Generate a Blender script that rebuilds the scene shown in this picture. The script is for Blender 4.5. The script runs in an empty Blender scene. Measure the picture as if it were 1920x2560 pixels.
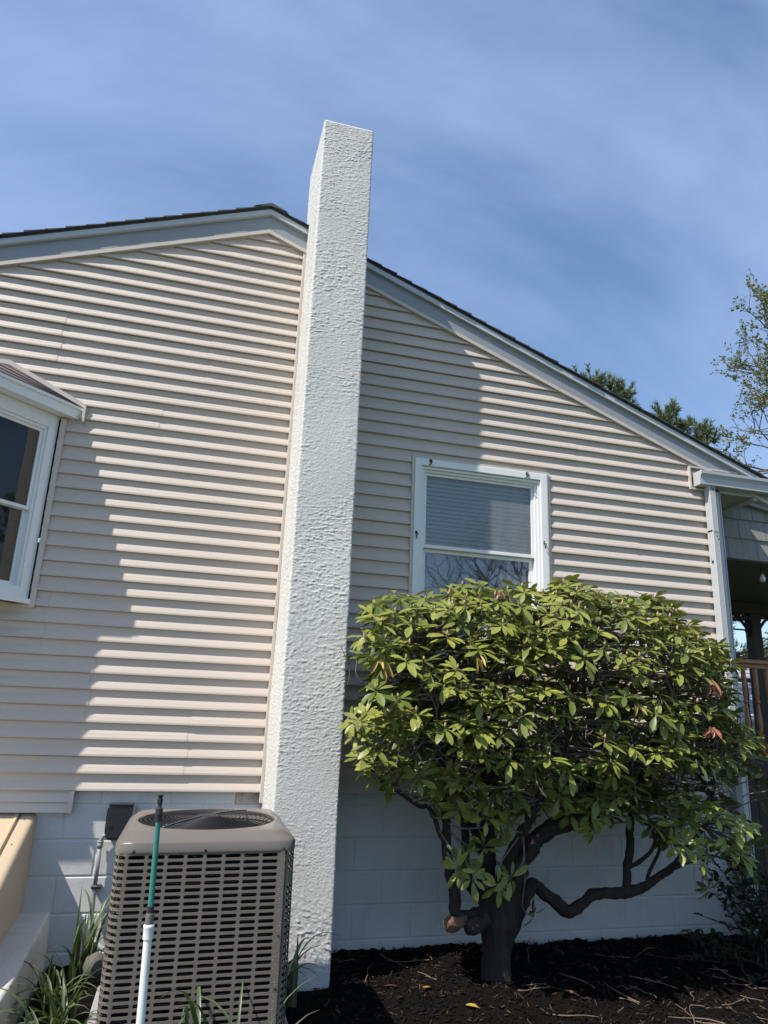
import bpy, math, random
from mathutils import Vector, Matrix, noise
R = math.radians
random.seed(7)
scene = bpy.context.scene
col = scene.collection

# ------------------------------------------------------------------ camera
cam_d = bpy.data.cameras.new("camera")
cam = bpy.data.objects.new("camera", cam_d)
col.objects.link(cam)
ax_r = Vector((0.9640058, -0.26310799, 0.03830143))
ax_u = Vector((-0.10712596, -0.25251093, 0.9616456))
ax_f = Vector((0.24334511, 0.93113501, 0.2716077))
cam.matrix_world = Matrix(((ax_r.x, ax_u.x, -ax_f.x, -1.59708),
                           (ax_r.y, ax_u.y, -ax_f.y, -4.97909),
                           (ax_r.z, ax_u.z, -ax_f.z, 1.44488),
                           (0, 0, 0, 1)))
cam_d.sensor_fit = 'VERTICAL'
cam_d.sensor_height = 24.0
cam_d.sensor_width = 24.0
cam_d.lens = 1755.73 / 2560 * 24.0
cam_d.clip_start = 0.05
cam_d.clip_end = 2000
scene.camera = cam

# ------------------------------------------------------------------ light
SUN_TO = Vector((-2.12, -1.0, 3.1)).normalized()
sun_d = bpy.data.lights.new("sun", 'SUN')
sun_d.energy = 5.0
sun_d.angle = R(0.5)
sun_d.color = (1.0, 0.94, 0.85)
sun = bpy.data.objects.new("sun", sun_d)
col.objects.link(sun)
sun.rotation_euler = SUN_TO.to_track_quat('Z', 'Y').to_euler()
sun.location = (-8, -6, 12)

world = bpy.data.worlds.new("World")
scene.world = world
world.use_nodes = True
wn, wl = world.node_tree.nodes, world.node_tree.links
wn.clear()
w_out = wn.new("ShaderNodeOutputWorld")
w_bg = wn.new("ShaderNodeBackground")
w_sky = wn.new("ShaderNodeTexSky")
w_sky.sky_type = 'NISHITA'
w_sky.sun_disc = False
w_sky.sun_elevation = math.asin(SUN_TO.z)
w_sky.sun_rotation = math.atan2(SUN_TO.x, SUN_TO.y)
w_sky.air_density = 1.0
w_sky.dust_density = 0.6
w_sky.ozone_density = 1.6
w_bg.inputs[1].default_value = 0.092
w_tc = wn.new("ShaderNodeTexCoord")
w_map = wn.new("ShaderNodeMapping")
w_map.inputs['Rotation'].default_value = (0.2, 0.35, 0.5)
w_map.inputs['Scale'].default_value = (0.8, 3.4, 1.5)
w_n = wn.new("ShaderNodeTexNoise")
w_n.inputs['Scale'].default_value = 1.7
w_n.inputs['Detail'].default_value = 9
w_n.inputs['Roughness'].default_value = 0.56
w_n.inputs['Distortion'].default_value = 0.25
w_rmp = wn.new("ShaderNodeMapRange")
w_rmp.inputs['From Min'].default_value = 0.34
w_rmp.inputs['From Max'].default_value = 0.74
w_rmp.inputs['To Min'].default_value = 0.13
w_rmp.inputs['To Max'].default_value = 0.66
w_mix = wn.new("ShaderNodeMix")
w_mix.data_type = 'RGBA'
w_mix.inputs['B'].default_value = (4.2, 5.3, 8.5, 1)     # thin cirrus, lit by the sun
wl.new(w_tc.outputs['Generated'], w_map.inputs[0])
wl.new(w_map.outputs[0], w_n.inputs['Vector'])
wl.new(w_n.outputs['Fac'], w_rmp.inputs['Value'])
wl.new(w_rmp.outputs[0], w_mix.inputs['Factor'])
w_hsv = wn.new("ShaderNodeHueSaturation")
w_hsv.inputs['Hue'].default_value = 0.494
w_hsv.inputs['Saturation'].default_value = 1.16
w_hsv.inputs['Value'].default_value = 1.48
wl.new(w_sky.outputs[0], w_hsv.inputs['Color'])
wl.new(w_hsv.outputs[0], w_mix.inputs['A'])
wl.new(w_mix.outputs['Result'], w_bg.inputs[0])
wl.new(w_bg.outputs[0], w_out.inputs[0])

scene.view_settings.view_transform = 'Standard'
scene.view_settings.look = 'None'
scene.view_settings.exposure = 0.36
scene.view_settings.gamma = 1.0
scene.render.engine = 'CYCLES'
scene.cycles.max_bounces = 8
scene.cycles.transparent_max_bounces = 12

# ------------------------------------------------------------------ materials
def mat(name, color, rough=0.6, metal=0.0, bump=None, var=None, spec=0.5, attr=None, coat=0.0):
    """bump: list of (scale, strength, distance, (sx,sy,sz)); var: list of (scale, amount, color2, (sx,sy,sz), lo, hi)"""
    m = bpy.data.materials.new(name)
    m.use_nodes = True
    n, l = m.node_tree.nodes, m.node_tree.links
    b = n["Principled BSDF"]
    b.inputs['Roughness'].default_value = rough
    b.inputs['Metallic'].default_value = metal
    b.inputs['Specular IOR Level'].default_value = spec
    b.inputs['Coat Weight'].default_value = coat
    b.inputs['Coat Roughness'].default_value = 0.15
    tc = n.new("ShaderNodeTexCoord")
    def coord(s):
        mp = n.new("ShaderNodeMapping")
        mp.inputs['Scale'].default_value = s
        l.new(tc.outputs['Object'], mp.inputs[0])
        return mp.outputs[0]
    cur = None
    def rgb(c):
        r = n.new("ShaderNodeRGB")
        r.outputs[0].default_value = (*c, 1)
        return r.outputs[0]
    cur = rgb(color)
    if attr:
        at = n.new("ShaderNodeAttribute")
        at.attribute_name = attr[0]
        mx = n.new("ShaderNodeMix"); mx.data_type = 'RGBA'
        l.new(at.outputs['Fac'], mx.inputs['Factor'])
        l.new(cur, mx.inputs['A'])
        mx.inputs['B'].default_value = (*attr[1], 1)
        cur = mx.outputs['Result']
    for (sc, amt, c2, s, lo, hi) in (var or []):
        t = n.new("ShaderNodeTexNoise")
        t.inputs['Scale'].default_value = sc
        t.inputs['Detail'].default_value = 6
        t.inputs['Roughness'].default_value = 0.65
        l.new(coord(s), t.inputs['Vector'])
        mr = n.new("ShaderNodeMapRange")
        mr.inputs['From Min'].default_value = lo
        mr.inputs['From Max'].default_value = hi
        mr.inputs['To Max'].default_value = amt
        l.new(t.outputs['Fac'], mr.inputs['Value'])
        mx = n.new("ShaderNodeMix"); mx.data_type = 'RGBA'
        l.new(mr.outputs[0], mx.inputs['Factor'])
        l.new(cur, mx.inputs['A'])
        mx.inputs['B'].default_value = (*c2, 1)
        cur = mx.outputs['Result']
    l.new(cur, b.inputs['Base Color'])
    prev = None
    for (sc, st, dist, s) in (bump or []):
        t = n.new("ShaderNodeTexNoise")
        t.inputs['Scale'].default_value = sc
        t.inputs['Detail'].default_value = 5
        l.new(coord(s), t.inputs['Vector'])
        bp = n.new("ShaderNodeBump")
        bp.inputs['Strength'].default_value = st
        bp.inputs['Distance'].default_value = dist
        l.new(t.outputs['Fac'], bp.inputs['Height'])
        if prev: l.new(prev, bp.inputs['Normal'])
        prev = bp.outputs[0]
    if prev: l.new(prev, b.inputs['Normal'])
    return m

U = (1, 1, 1)
M = {}
M['siding'] = mat('vinyl_siding', (0.535, 0.462, 0.398), 0.5, var=[(3, .30, (.47, .41, .36), (.5, 1, 2.2), .4, .7), (18, .12, (.40, .36, .33), (.3, 1, 4), .5, .75)],
                  bump=[(60, .12, .002, (.08, 1, 1.2))], spec=.35)
M['trim_tan'] = mat('tan_trim', (0.54, 0.475, 0.415), 0.5, var=[(6, .2, (.42, .37, .33), U, .45, .7)])
M['white'] = mat('white_vinyl', (0.74, 0.75, 0.74), 0.42, var=[(5, .22, (.58, .60, .60), (1, 1, .5), .45, .72)], bump=[(14, .08, .003, U)])
M['alum'] = mat('painted_aluminium', (0.45, 0.47, 0.48), 0.42, var=[(4, .25, (.37, .39, .40), (1, 1, .6), .45, .7)], bump=[(5, .15, .006, (1, 1, .4))])
M['rake'] = mat('rake_aluminium', (0.27, 0.285, 0.30), 0.42, var=[(4, .3, (.23, .24, .255), U, .45, .7)], bump=[(4, .2, .008, U)])
M['block'] = mat('painted_block', (0.60, 0.61, 0.60), 0.75, var=[(2.2, .4, (.46, .47, .46), U, .42, .68), (9, .35, (.42, .42, .39), (1, 1, .4), .52, .75), (25, .35, (.34, .34, .31), (1, 1, 2), .6, .75)],
                 bump=[(160, .45, .003, U), (28, .25, .004, U)])
M['bare_block'] = mat('unpainted_block', (0.45, 0.41, 0.36), 0.85, var=[(14, .7, (.20, .17, .14), U, .5, .65)], bump=[(120, .5, .004, U)])
M['stucco'] = mat('white_stucco', (0.62, 0.615, 0.585), 0.9, var=[(1.6, .45, (.47, .47, .44), (5, 5, .22), .52, .74), (2.2, .35, (.52, .52, .50), (2, 2, .35), .45, .72), (3, .2, (.54, .54, .51), U, .4, .7)], bump=[(190, .9, .004, (1, 1, 1.5))], spec=.2)
M['shingle'] = mat('asphalt_shingle', (0.055, 0.055, 0.06), 0.9, var=[(40, .6, (.11, .10, .10), U, .45, .7)], bump=[(300, .6, .004, U)])
M['shingle_brown'] = mat('brown_shingle', (0.16, 0.13, 0.125), 0.9, var=[(8, .7, (.24, .19, .18), (1, 1, 1), .45, .65), (200, .6, (.05, .04, .04), U, .5, .65)], bump=[(300, .6, .004, U)])
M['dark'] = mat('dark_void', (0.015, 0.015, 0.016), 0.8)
M['soffit'] = mat('soffit', (0.42, 0.41, 0.38), 0.6, var=[(6, .3, (.32, .31, .28), (.3, 4, 1), .45, .7)])
M['interior'] = mat('room_interior', (0.25, 0.24, 0.22), 0.8)
M['blind'] = mat('blind_slats', (0.72, 0.76, 0.78), 0.6)
M['ac'] = mat('condenser_paint', (0.150, 0.130, 0.113), 0.24, var=[(5, .25, (.125, .108, .093), U, .45, .7), (45, .22, (.20, .15, .12), (1, 1, 2), .6, .75)], bump=[(7, .10, .006, U)])
M['ac_dark'] = mat('condenser_coil', (0.006, 0.0065, 0.008), 0.5, spec=.15, bump=[(220, .5, .004, (.02, .02, 1))])
M['coil'] = mat('coil_tubing', (0.05, 0.05, 0.055), 0.3, metal=.6)
M['black_wire'] = mat('black_coated_wire', (0.022, 0.023, 0.024), 0.45, spec=.3)
M['steel'] = mat('bright_strut', (0.20, 0.21, 0.22), 0.22, metal=.8)
M['screw'] = mat('dark_screw', (0.03, 0.028, 0.026), 0.4, metal=.4)
M['droplet'] = mat('water_drop', (0.30, 0.29, 0.27), 0.05, coat=1)
M['box'] = mat('black_enclosure', (0.02, 0.022, 0.028), 0.3, bump=[(8, .1, .004, U)])
M['conduit'] = mat('grey_conduit', (0.25, 0.26, 0.265), 0.5)
M['pole_green'] = mat('green_pole', (0.03, 0.19, 0.165), 0.38, var=[(20, .3, (.02, .13, .115), (1, 1, .3), .5, .7)])
M['pole_black'] = mat('black_plastic', (0.02, 0.02, 0.022), 0.45)
M['pole_grey'] = mat('worn_grey_collar', (0.13, 0.13, 0.125), 0.7, bump=[(60, .3, .003, U)])
M['pole_white'] = mat('white_pole', (0.72, 0.73, 0.71), 0.35, var=[(9, .2, (.55, .55, .52), (1, 1, .3), .5, .7)])
M['beige'] = mat('beige_painted_steel', (0.50, 0.40, 0.275), 0.45, var=[(3, .3, (.43, .36, .26), U, .45, .7), (30, .15, (.4, .33, .24), U, .6, .75)], bump=[(3, .25, .015, U)])
M['concrete'] = mat('painted_concrete', (0.58, 0.58, 0.56), 0.8, var=[(7, .5, (.40, .39, .37), (1, 1, .6), .45, .7), (34, .45, (.22, .22, .21), U, .62, .72)], bump=[(55, .5, .006, U)])
M['pad'] = mat('grey_pad', (0.30, 0.30, 0.29), 0.85, bump=[(60, .4, .005, U)])
M['bark'] = mat('bark', (0.026, 0.019, 0.015), 0.9, var=[(18, .6, (.060, .046, .035), (1, 1, .25), .5, .7), (9, .5, (.045, .055, .025), U, .55, .7)], bump=[(40, .9, .02, (1, 1, .18))])
M['grey_bark'] = mat('grey_bark', (0.13, 0.115, 0.09), 0.9)
M['twig'] = mat('twig_bark', (0.16, 0.14, 0.12), 0.85, var=[(30, .6, (.08, .07, .06), U, .45, .65)])
M['cutwood'] = mat('cut_wood', (0.15, 0.085, 0.052), 0.85, var=[(40, .6, (.18, .10, .07), U, .45, .65)], bump=[(40, .6, .01, U)])
M['dead_leaf'] = mat('dead_leaf', (0.34, 0.13, 0.085), 0.6, var=[(20, .5, (.30, .12, .06), U, .45, .65)])
M['yellow_leaf'] = mat('yellowing_leaf', (0.36, 0.25, 0.05), 0.5, var=[(25, .5, (.32, .26, .05), U, .45, .65)])
M['bud'] = mat('flower_bud', (0.42, 0.27, 0.17), 0.6, attr=('tint', (.36, .34, .12)))
M['mulch'] = mat('dark_mulch', (0.006, 0.005, 0.0045), 0.95, spec=.08, var=[(30, .6, (.013, .010, .008), U, .5, .7)], bump=[(90, 1, .02, U)])
M['chip'] = mat('mulch_chip', (0.008, 0.0065, 0.0055), 0.9, spec=.1, attr=('tint', (.10, .07, .045)))
M['soil'] = mat('soil', (0.035, 0.027, 0.02), 0.95, bump=[(60, 1, .02, U)])
M['lawn'] = mat('lawn', (0.05, 0.075, 0.025), 0.9, var=[(3, .5, (.07, .08, .03), U, .4, .7)], bump=[(80, 1, .03, U)])
M['porch_grey'] = mat('grey_shake', (0.25, 0.25, 0.235), 0.8, var=[(6, .4, (.19, .19, .18), (3, 1, .3), .45, .7)], bump=[(60, .5, .004, (1, 1, .05))])
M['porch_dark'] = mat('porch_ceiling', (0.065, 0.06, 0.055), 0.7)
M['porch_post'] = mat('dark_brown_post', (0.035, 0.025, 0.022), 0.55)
M['rail'] = mat('red_brown_rail', (0.34, 0.155, 0.075), 0.5, var=[(15, .4, (.15, .065, .04), (1, 1, .3), .45, .7)])
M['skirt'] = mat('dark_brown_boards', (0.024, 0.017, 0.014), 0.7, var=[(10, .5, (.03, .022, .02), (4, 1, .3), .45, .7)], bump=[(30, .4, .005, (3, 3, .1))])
M['far_roof'] = mat('far_grey_shingle', (0.30, 0.32, 0.35), 0.9, var=[(12, .35, (.22, .24, .27), (1, 4, 4), .45, .65)])
M['far_wall'] = mat('far_wall', (0.5, 0.5, 0.48), 0.8)
M['stone'] = mat('dark_stone', (0.10, 0.095, 0.085), 0.8, bump=[(30, .4, .01, U)])
M['bulb'] = mat('clear_bulb', (0.6, 0.6, 0.55), 0.1, coat=1)

def leaf_mat(name, c1, c2, rough, trans, under, var=.35, tcol=None):
    m = bpy.data.materials.new(name); m.use_nodes = True
    n, l = m.node_tree.nodes, m.node_tree.links
    b = n["Principled BSDF"]; out = n["Material Output"]
    b.inputs['Roughness'].default_value = rough
    b.inputs['Specular IOR Level'].default_value = .25 if 'holly' in name else .45
    at = n.new("ShaderNodeAttribute"); at.attribute_name = 'tint'
    mx = n.new("ShaderNodeMix"); mx.data_type = 'RGBA'
    l.new(at.outputs['Fac'], mx.inputs['Factor'])
    mx.inputs['A'].default_value = (*c1, 1); mx.inputs['B'].default_value = (*c2, 1)
    tc = n.new("ShaderNodeTexCoord")
    t = n.new("ShaderNodeTexNoise"); t.inputs['Scale'].default_value = 45; t.inputs['Detail'].default_value = 3
    l.new(tc.outputs['Object'], t.inputs['Vector'])
    mr = n.new("ShaderNodeMapRange"); mr.inputs['From Min'].default_value = .4; mr.inputs['From Max'].default_value = .7
    mr.inputs['To Max'].default_value = var
    l.new(t.outputs['Fac'], mr.inputs['Value'])
    m3 = n.new("ShaderNodeMix"); m3.data_type = 'RGBA'
    l.new(mr.outputs[0], m3.inputs['Factor']); l.new(mx.outputs['Result'], m3.inputs['A'])
    m3.inputs['B'].default_value = (c1[0] * .6, c1[1] * .65, c1[2] * .7, 1)
    geo = n.new("ShaderNodeNewGeometry")
    m2 = n.new("ShaderNodeMix"); m2.data_type = 'RGBA'
    l.new(geo.outputs['Backfacing'], m2.inputs['Factor'])
    l.new(m3.outputs['Result'], m2.inputs['A']); m2.inputs['B'].default_value = (*under, 1)
    l.new(m2.outputs['Result'], b.inputs['Base Color'])
    tr = n.new("ShaderNodeBsdfTranslucent")
    tr.inputs['Color'].default_value = (*(tcol or (.16, .24, .03)), 1)
    ms = n.new("ShaderNodeMixShader"); ms.inputs[0].default_value = trans
    l.new(b.outputs[0], ms.inputs[1]); l.new(tr.outputs[0], ms.inputs[2])
    l.new(ms.outputs[0], out.inputs[0])
    return m
M['rhodo'] = leaf_mat('rhododendron_leaf', (0.095, 0.128, 0.025), (0.33, 0.345, 0.070), .42, .18, (.13, .15, .06), tcol=(.22, .26, .03))
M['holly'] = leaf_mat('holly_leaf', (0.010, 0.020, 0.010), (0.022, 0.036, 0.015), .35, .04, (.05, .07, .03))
M['lily'] = leaf_mat('daylily_blade', (0.040, 0.072, 0.026), (0.095, 0.135, 0.05), .4, .14, (.09, .12, .06))
M['pine'] = leaf_mat('pine_needle', (0.16, 0.19, 0.12), (0.29, 0.31, 0.19), .6, .16, (.07, .1, .05))
M['spring'] = leaf_mat('spring_leaf', (0.16, 0.17, 0.05), (0.24, 0.20, 0.05), .6, .3, (.18, .18, .07))

def glass_mat(name='window_glass', ior=2.3, pane_haze=0.0):
    m = bpy.data.materials.new(name); m.use_nodes = True
    n, l = m.node_tree.nodes, m.node_tree.links
    n.remove(n["Principled BSDF"]); out = n["Material Output"]
    fr = n.new("ShaderNodeFresnel"); fr.inputs[0].default_value = ior
    tr = n.new("ShaderNodeBsdfTransparent"); tr.inputs[0].default_value = (.84, .88, .89, 1)
    gl = n.new("ShaderNodeBsdfGlossy"); gl.inputs['Roughness'].default_value = .015
    tc = n.new("ShaderNodeTexCoord"); t = n.new("ShaderNodeTexNoise"); t.inputs['Scale'].default_value = 3
    bp = n.new("ShaderNodeBump"); bp.inputs['Strength'].default_value = .05; bp.inputs['Distance'].default_value = .02
    l.new(tc.outputs['Object'], t.inputs['Vector']); l.new(t.outputs['Fac'], bp.inputs['Height']); l.new(bp.outputs[0], gl.inputs['Normal'])
    ms = n.new("ShaderNodeMixShader")
    l.new(fr.outputs[0], ms.inputs[0]); l.new(tr.outputs[0], ms.inputs[1]); l.new(gl.outputs[0], ms.inputs[2])
    if pane_haze:  # pale diffuse colour mixed into the pane, standing in for reflected sky
        df = n.new("ShaderNodeBsdfDiffuse"); df.inputs[0].default_value = (.50, .55, .57, 1)
        md = n.new("ShaderNodeMixShader"); md.inputs[0].default_value = pane_haze
        l.new(ms.outputs[0], md.inputs[1]); l.new(df.outputs[0], md.inputs[2]); l.new(md.outputs[0], out.inputs[0])
    else: l.new(ms.outputs[0], out.inputs[0])
    return m
M['glass'] = glass_mat('window_glass', 3.0, .12)
M['glass_hazed'] = glass_mat('hazed_window_glass', 1.9, .27)  # upper pane, paler by the same painted haze
M['glass_bay'] = glass_mat('bay_glass', 1.6)

# ------------------------------------------------------------------ mesh helpers
class MB:
    def __init__(s):
        s.v, s.f, s.m, s.t = [], [], [], []
    def add(s, vs, fs, mi=0, tint=0.0):
        o = len(s.v)
        s.v.extend(tuple(p) for p in vs); s.t.extend([tint] * len(vs))
        s.f.extend(tuple(o + i for i in f) for f in fs); s.m.extend([mi] * len(fs))
    def box(s, x0, x1, y0, y1, z0, z1, mi=0, b=0.0):
        if b <= 0:
            vs = [(x, y, z) for x in (x0, x1) for y in (y0, y1) for z in (z0, z1)]
            fs = [(0, 1, 3, 2), (4, 6, 7, 5), (0, 4, 5, 1), (2, 3, 7, 6), (0, 2, 6, 4), (1, 5, 7, 3)]
            s.add(vs, fs, mi); return
        idx = {}; vs = []
        for ix, (x, sx) in enumerate(((x0, 1), (x1, -1))):
            for iy, (y, sy) in enumerate(((y0, 1), (y1, -1))):
                for iz, (z, sz) in enumerate(((z0, 1), (z1, -1))):
                    for a in range(3):
                        p = [x + sx * b, y + sy * b, z + sz * b]; p[a] = (x, y, z)[a]
                        idx[ix, iy, iz, a] = len(vs); vs.append(p)
        g = lambda *k: idx[k]
        fs = []
        for i in (0, 1):
            q = [g(i, 0, 0, 0), g(i, 0, 1, 0), g(i, 1, 1, 0), g(i, 1, 0, 0)]; fs.append(q if i == 0 else q[::-1])
            q = [g(0, i, 0, 1), g(1, i, 0, 1), g(1, i, 1, 1), g(0, i, 1, 1)]; fs.append(q if i == 0 else q[::-1])
            q = [g(0, 0, i, 2), g(0, 1, i, 2), g(1, 1, i, 2), g(1, 0, i, 2)]; fs.append(q if i == 0 else q[::-1])
            for j in (0, 1):
                fs.append((g(0, i, j, 1), g(1, i, j, 1), g(1, i, j, 2), g(0, i, j, 2)))
                fs.append((g(i, 0, j, 0), g(i, 1, j, 0), g(i, 1, j, 2), g(i, 0, j, 2)))
                fs.append((g(i, j, 0, 0), g(i, j, 1, 0), g(i, j, 1, 1), g(i, j, 0, 1)))
                for k in (0, 1):
                    fs.append((g(i, j, k, 0), g(i, j, k, 1), g(i, j, k, 2)))
        s.add(vs, fs, mi)
    def prism(s, poly, d, mi=0):
        """closed polygon (list of 3D points) extruded by vector d"""
        n = len(poly); P = [Vector(p) for p in poly]; Dv = Vector(d)
        vs = P + [p + Dv for p in P]
        fs = [tuple(range(n))[::-1], tuple(range(n, 2 * n))]
        fs += [(i, (i + 1) % n, n + (i + 1) % n, n + i) for i in range(n)]
        s.add(vs, fs, mi)
    def tube(s, pts, rad, k=8, mi=0, tint=0.0, closed=False, cap=True, rough=0.0):
        P = [Vector(p) for p in pts]; n = len(P)
        if not hasattr(rad, '__len__'): rad = [rad] * n
        vs = []; prev = None
        for i in range(n):
            if closed: t = (P[(i + 1) % n] - P[i - 1])
            else: t = P[min(i + 1, n - 1)] - P[max(i - 1, 0)]
            t.normalize()
            if prev is None:
                a = Vector((0, 0, 1)) if abs(t.z) < .9 else Vector((1, 0, 0))
                u = t.cross(a).normalized()
            else:
                u = (prev - t * prev.dot(t)).normalized()
            prev = u; w = t.cross(u)
            for j in range(k):
                an = 2 * math.pi * j / k
                rr = rad[i]
                if rough: rr *= 1 + rough * noise.noise(Vector((P[i].x * 17 + math.cos(an) * 1.3, P[i].z * 13, math.sin(an) * 1.3 + P[i].y * 17))) + rough * .8 * noise.noise(Vector((P[i].x * 48 + math.cos(an) * 3.6, P[i].z * 30, math.sin(an) * 3.6 + P[i].y * 48)))
                vs.append(P[i] + u * math.cos(an) * rr + w * math.sin(an) * rr)
        fs = []
        for i in range(n if closed else n - 1):
            i2 = (i + 1) % n
            for j in range(k):
                fs.append((i * k + j, i * k + (j + 1) % k, i2 * k + (j + 1) % k, i2 * k + j))
        if cap and not closed:
            fs.append(tuple(range(k))[::-1]); fs.append(tuple(range((n - 1) * k, n * k)))
        s.add(vs, fs, mi, tint)
    def lathe(s, base, axis, prof, k=16, mi=0):
        """prof: list of (height, radius) along axis from base"""
        a = Vector(axis).normalized()
        u = a.cross(Vector((1, 0, 0)) if abs(a.x) < .9 else Vector((0, 1, 0))).normalized(); w = a.cross(u)
        vs = []; B = Vector(base)
        for (h, r) in prof:
            for j in range(k):
                an = 2 * math.pi * j / k
                vs.append(B + a * h + (u * math.cos(an) + w * math.sin(an)) * max(r, 1e-4))
        fs = []
        for i in range(len(prof) - 1):
            for j in range(k):
                fs.append((i * k + j, i * k + (j + 1) % k, (i + 1) * k + (j + 1) % k, (i + 1) * k + j))
        fs.append(tuple(range(k))[::-1]); fs.append(tuple(range((len(prof) - 1) * k, len(prof) * k)))
        s.add(vs, fs, mi)
    def build(s, name, mats, parent=None, smooth=False, org=None, auto=None):
        if org is None:
            q = parent; org = Vector((0, 0, 0))
            while q is not None:
                org = org + q.location; q = q.parent
        me = bpy.data.meshes.new(name)
        me.from_pydata([(p[0] - org[0], p[1] - org[1], p[2] - org[2]) for p in s.v], [], s.f)
        if not isinstance(mats, (list, tuple)): mats = [mats]
        for mm in mats: me.materials.append(mm)
        me.polygons.foreach_set('material_index', s.m)
        if any(s.t):
            a = me.attributes.new('tint', 'FLOAT', 'POINT'); a.data.foreach_set('value', s.t)
        me.polygons.foreach_set('use_smooth', [smooth] * len(s.f))
        me.update()
        if smooth and auto: me.set_sharp_from_angle(angle=R(auto))
        o = bpy.data.objects.new(name, me); col.objects.link(o)
        if parent is not None: o.parent = parent
        else: o.location = org
        return o

def tag(o, label=None, cat=None, group=None, kind=None):
    if label: o['label'] = label
    if cat: o['category'] = cat
    if group: o['group'] = group
    if kind: o['kind'] = kind
    return o
def thing(name, label, cat, loc, group=None):
    o = bpy.data.objects.new(name, None); col.objects.link(o); o.location = loc
    o.empty_display_size = .2
    return tag(o, label, cat, group)
def catmull(P, sub=4):
    P = [Vector(p) for p in P]; out = []
    for i in range(len(P) - 1):
        p0, p1, p2, p3 = P[max(i - 1, 0)], P[i], P[i + 1], P[min(i + 2, len(P) - 1)]
        for j in range(sub):
            t = j / sub
            out.append(.5 * ((2 * p1) + (p2 - p0) * t + (2 * p0 - 5 * p1 + 4 * p2 - p3) * t * t + (3 * p1 - p0 - 3 * p2 + p3) * t ** 3))
    out.append(P[-1]); return out
def lerp(a, b, t): return a + (b - a) * t

# ------------------------------------------------------------------ setting: ground, mulch
GZ = -.06
g = MB()
g.add([(-600, -600, -.16), (600, -600, -.16), (600, 900, -.16), (-600, 900, -.16)], [(0, 1, 2, 3)])
tag(g.build('ground', M['lawn']), kind='structure')
def gz(x, y):
    h = GZ + .035 * noise.noise(Vector((x * 1.7, y * 1.7, 3))) + .02 * noise.noise(Vector((x * 7, y * 7, 1))) + .016 * noise.noise(Vector((x * 23, y * 23, 5)))
    h += .02 * math.exp(-((x - .31) ** 2 + (y + .67) ** 2) / .25)
    return h
g = MB(); nx, ny = 230, 110
x0, x1, y0, y1 = -2.2, 3.2, -2.6, .03
for j in range(ny + 1):
    for i in range(nx + 1):
        x, y = lerp(x0, x1, i / nx), lerp(y0, y1, j / ny)
        g.v.append((x, y, gz(x, y) + .006 * noise.noise(Vector((x * 70, y * 70, 2))))); g.t.append(0.0)
for j in range(ny):
    for i in range(nx):
        a = j * (nx + 1) + i; g.f.append((a, a + 1, a + nx + 2, a + nx + 1)); g.m.append(0)
tag(g.build('mulch_bed', M['mulch'], smooth=True), kind='structure')
rng = random.Random(3)
g = MB()
for k in range(7000):
    x = rng.uniform(-.75, 2.8); y = -.02 - 1.75 * rng.random() ** 1.2
    L = rng.uniform(.012, .05); W = rng.uniform(.003, .009); T = .003
    a = rng.uniform(0, math.pi); c, s_ = math.cos(a), math.sin(a); tl = rng.uniform(-.5, .5)
    if y > -.09: tl = rng.uniform(-.2, 1.2); L *= .8
    z = gz(x, y) + .006
    pts = []
    for sx in (-1, 1):
        for sy in (-1, 1):
            pts.append((x + c * L * sx * .5 - s_ * W * sy * .5, y + s_ * L * sx * .5 + c * W * sy * .5, z + sx * tl * L * .5))
    vs = pts + [(p[0], p[1], p[2] + T) for p in pts]
    t = rng.random(); tint = .0 if t < .72 else rng.uniform(.1, .55) if t < .97 else rng.uniform(.7, 1)
    g.add(vs, [(4, 5, 7, 6), (0, 1, 5, 4), (2, 6, 7, 3), (0, 4, 6, 2), (1, 3, 7, 5)], 0, tint)
tag(g.build('mulch_chips', M['chip']), 'dark shredded bark mulch covering the bed under the bush', 'mulch', kind='stuff')

# ------------------------------------------------------------------ house
house = thing('house', 'house with beige lap siding, white block base and tall white stucco chimney', 'house', (-1.3, 4, GZ))
PX, PZ = -1.356, 5.154            # gable peak of the siding
SL, SR = .385, .381               # slopes left / right
WL, WR = -5.5, 2.742
def roofz(x): return PZ - (PX - x) * SL if x < PX else PZ - (x - PX) * SR
YB, YT = -.012, -.031             # siding: top of a course, butt of a course
EXP = .10087; Z40 = .8985
prof = [(0, 1), (.06, 1.0), (.12, .97), (.34, .56), (.54, .10), (.62, .02), (.94, 0), (1, -.35)]  # height fraction -> how far out
def prof_y(fr):
    for (a, ya), (b, yb) in zip(prof, prof[1:]):
        if fr <= b: return YB + (YT - YB) * lerp(ya, yb, (fr - a) / (b - a))
    return YB
openings = [(-.03, 1.02, 2.07, 3.31), (-4.72, -2.638, 2.03, 3.30)]
seams = {}
for (r, x) in ((9, -2.72), (11, -2.72), (9, -1.70), (11, -1.70), (15, -1.98), (29, -2.52), (31, -2.52), (33, -2.19), (35, -2.19), (36, -1.55), (38, -1.55),
               (13, 1.35), (21, 1.9), (27, 1.6)):
    seams.setdefault(r, []).append(x); seams.setdefault(r + 1, []).append(x - .012)
g = MB()
ncourse = 43
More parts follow.
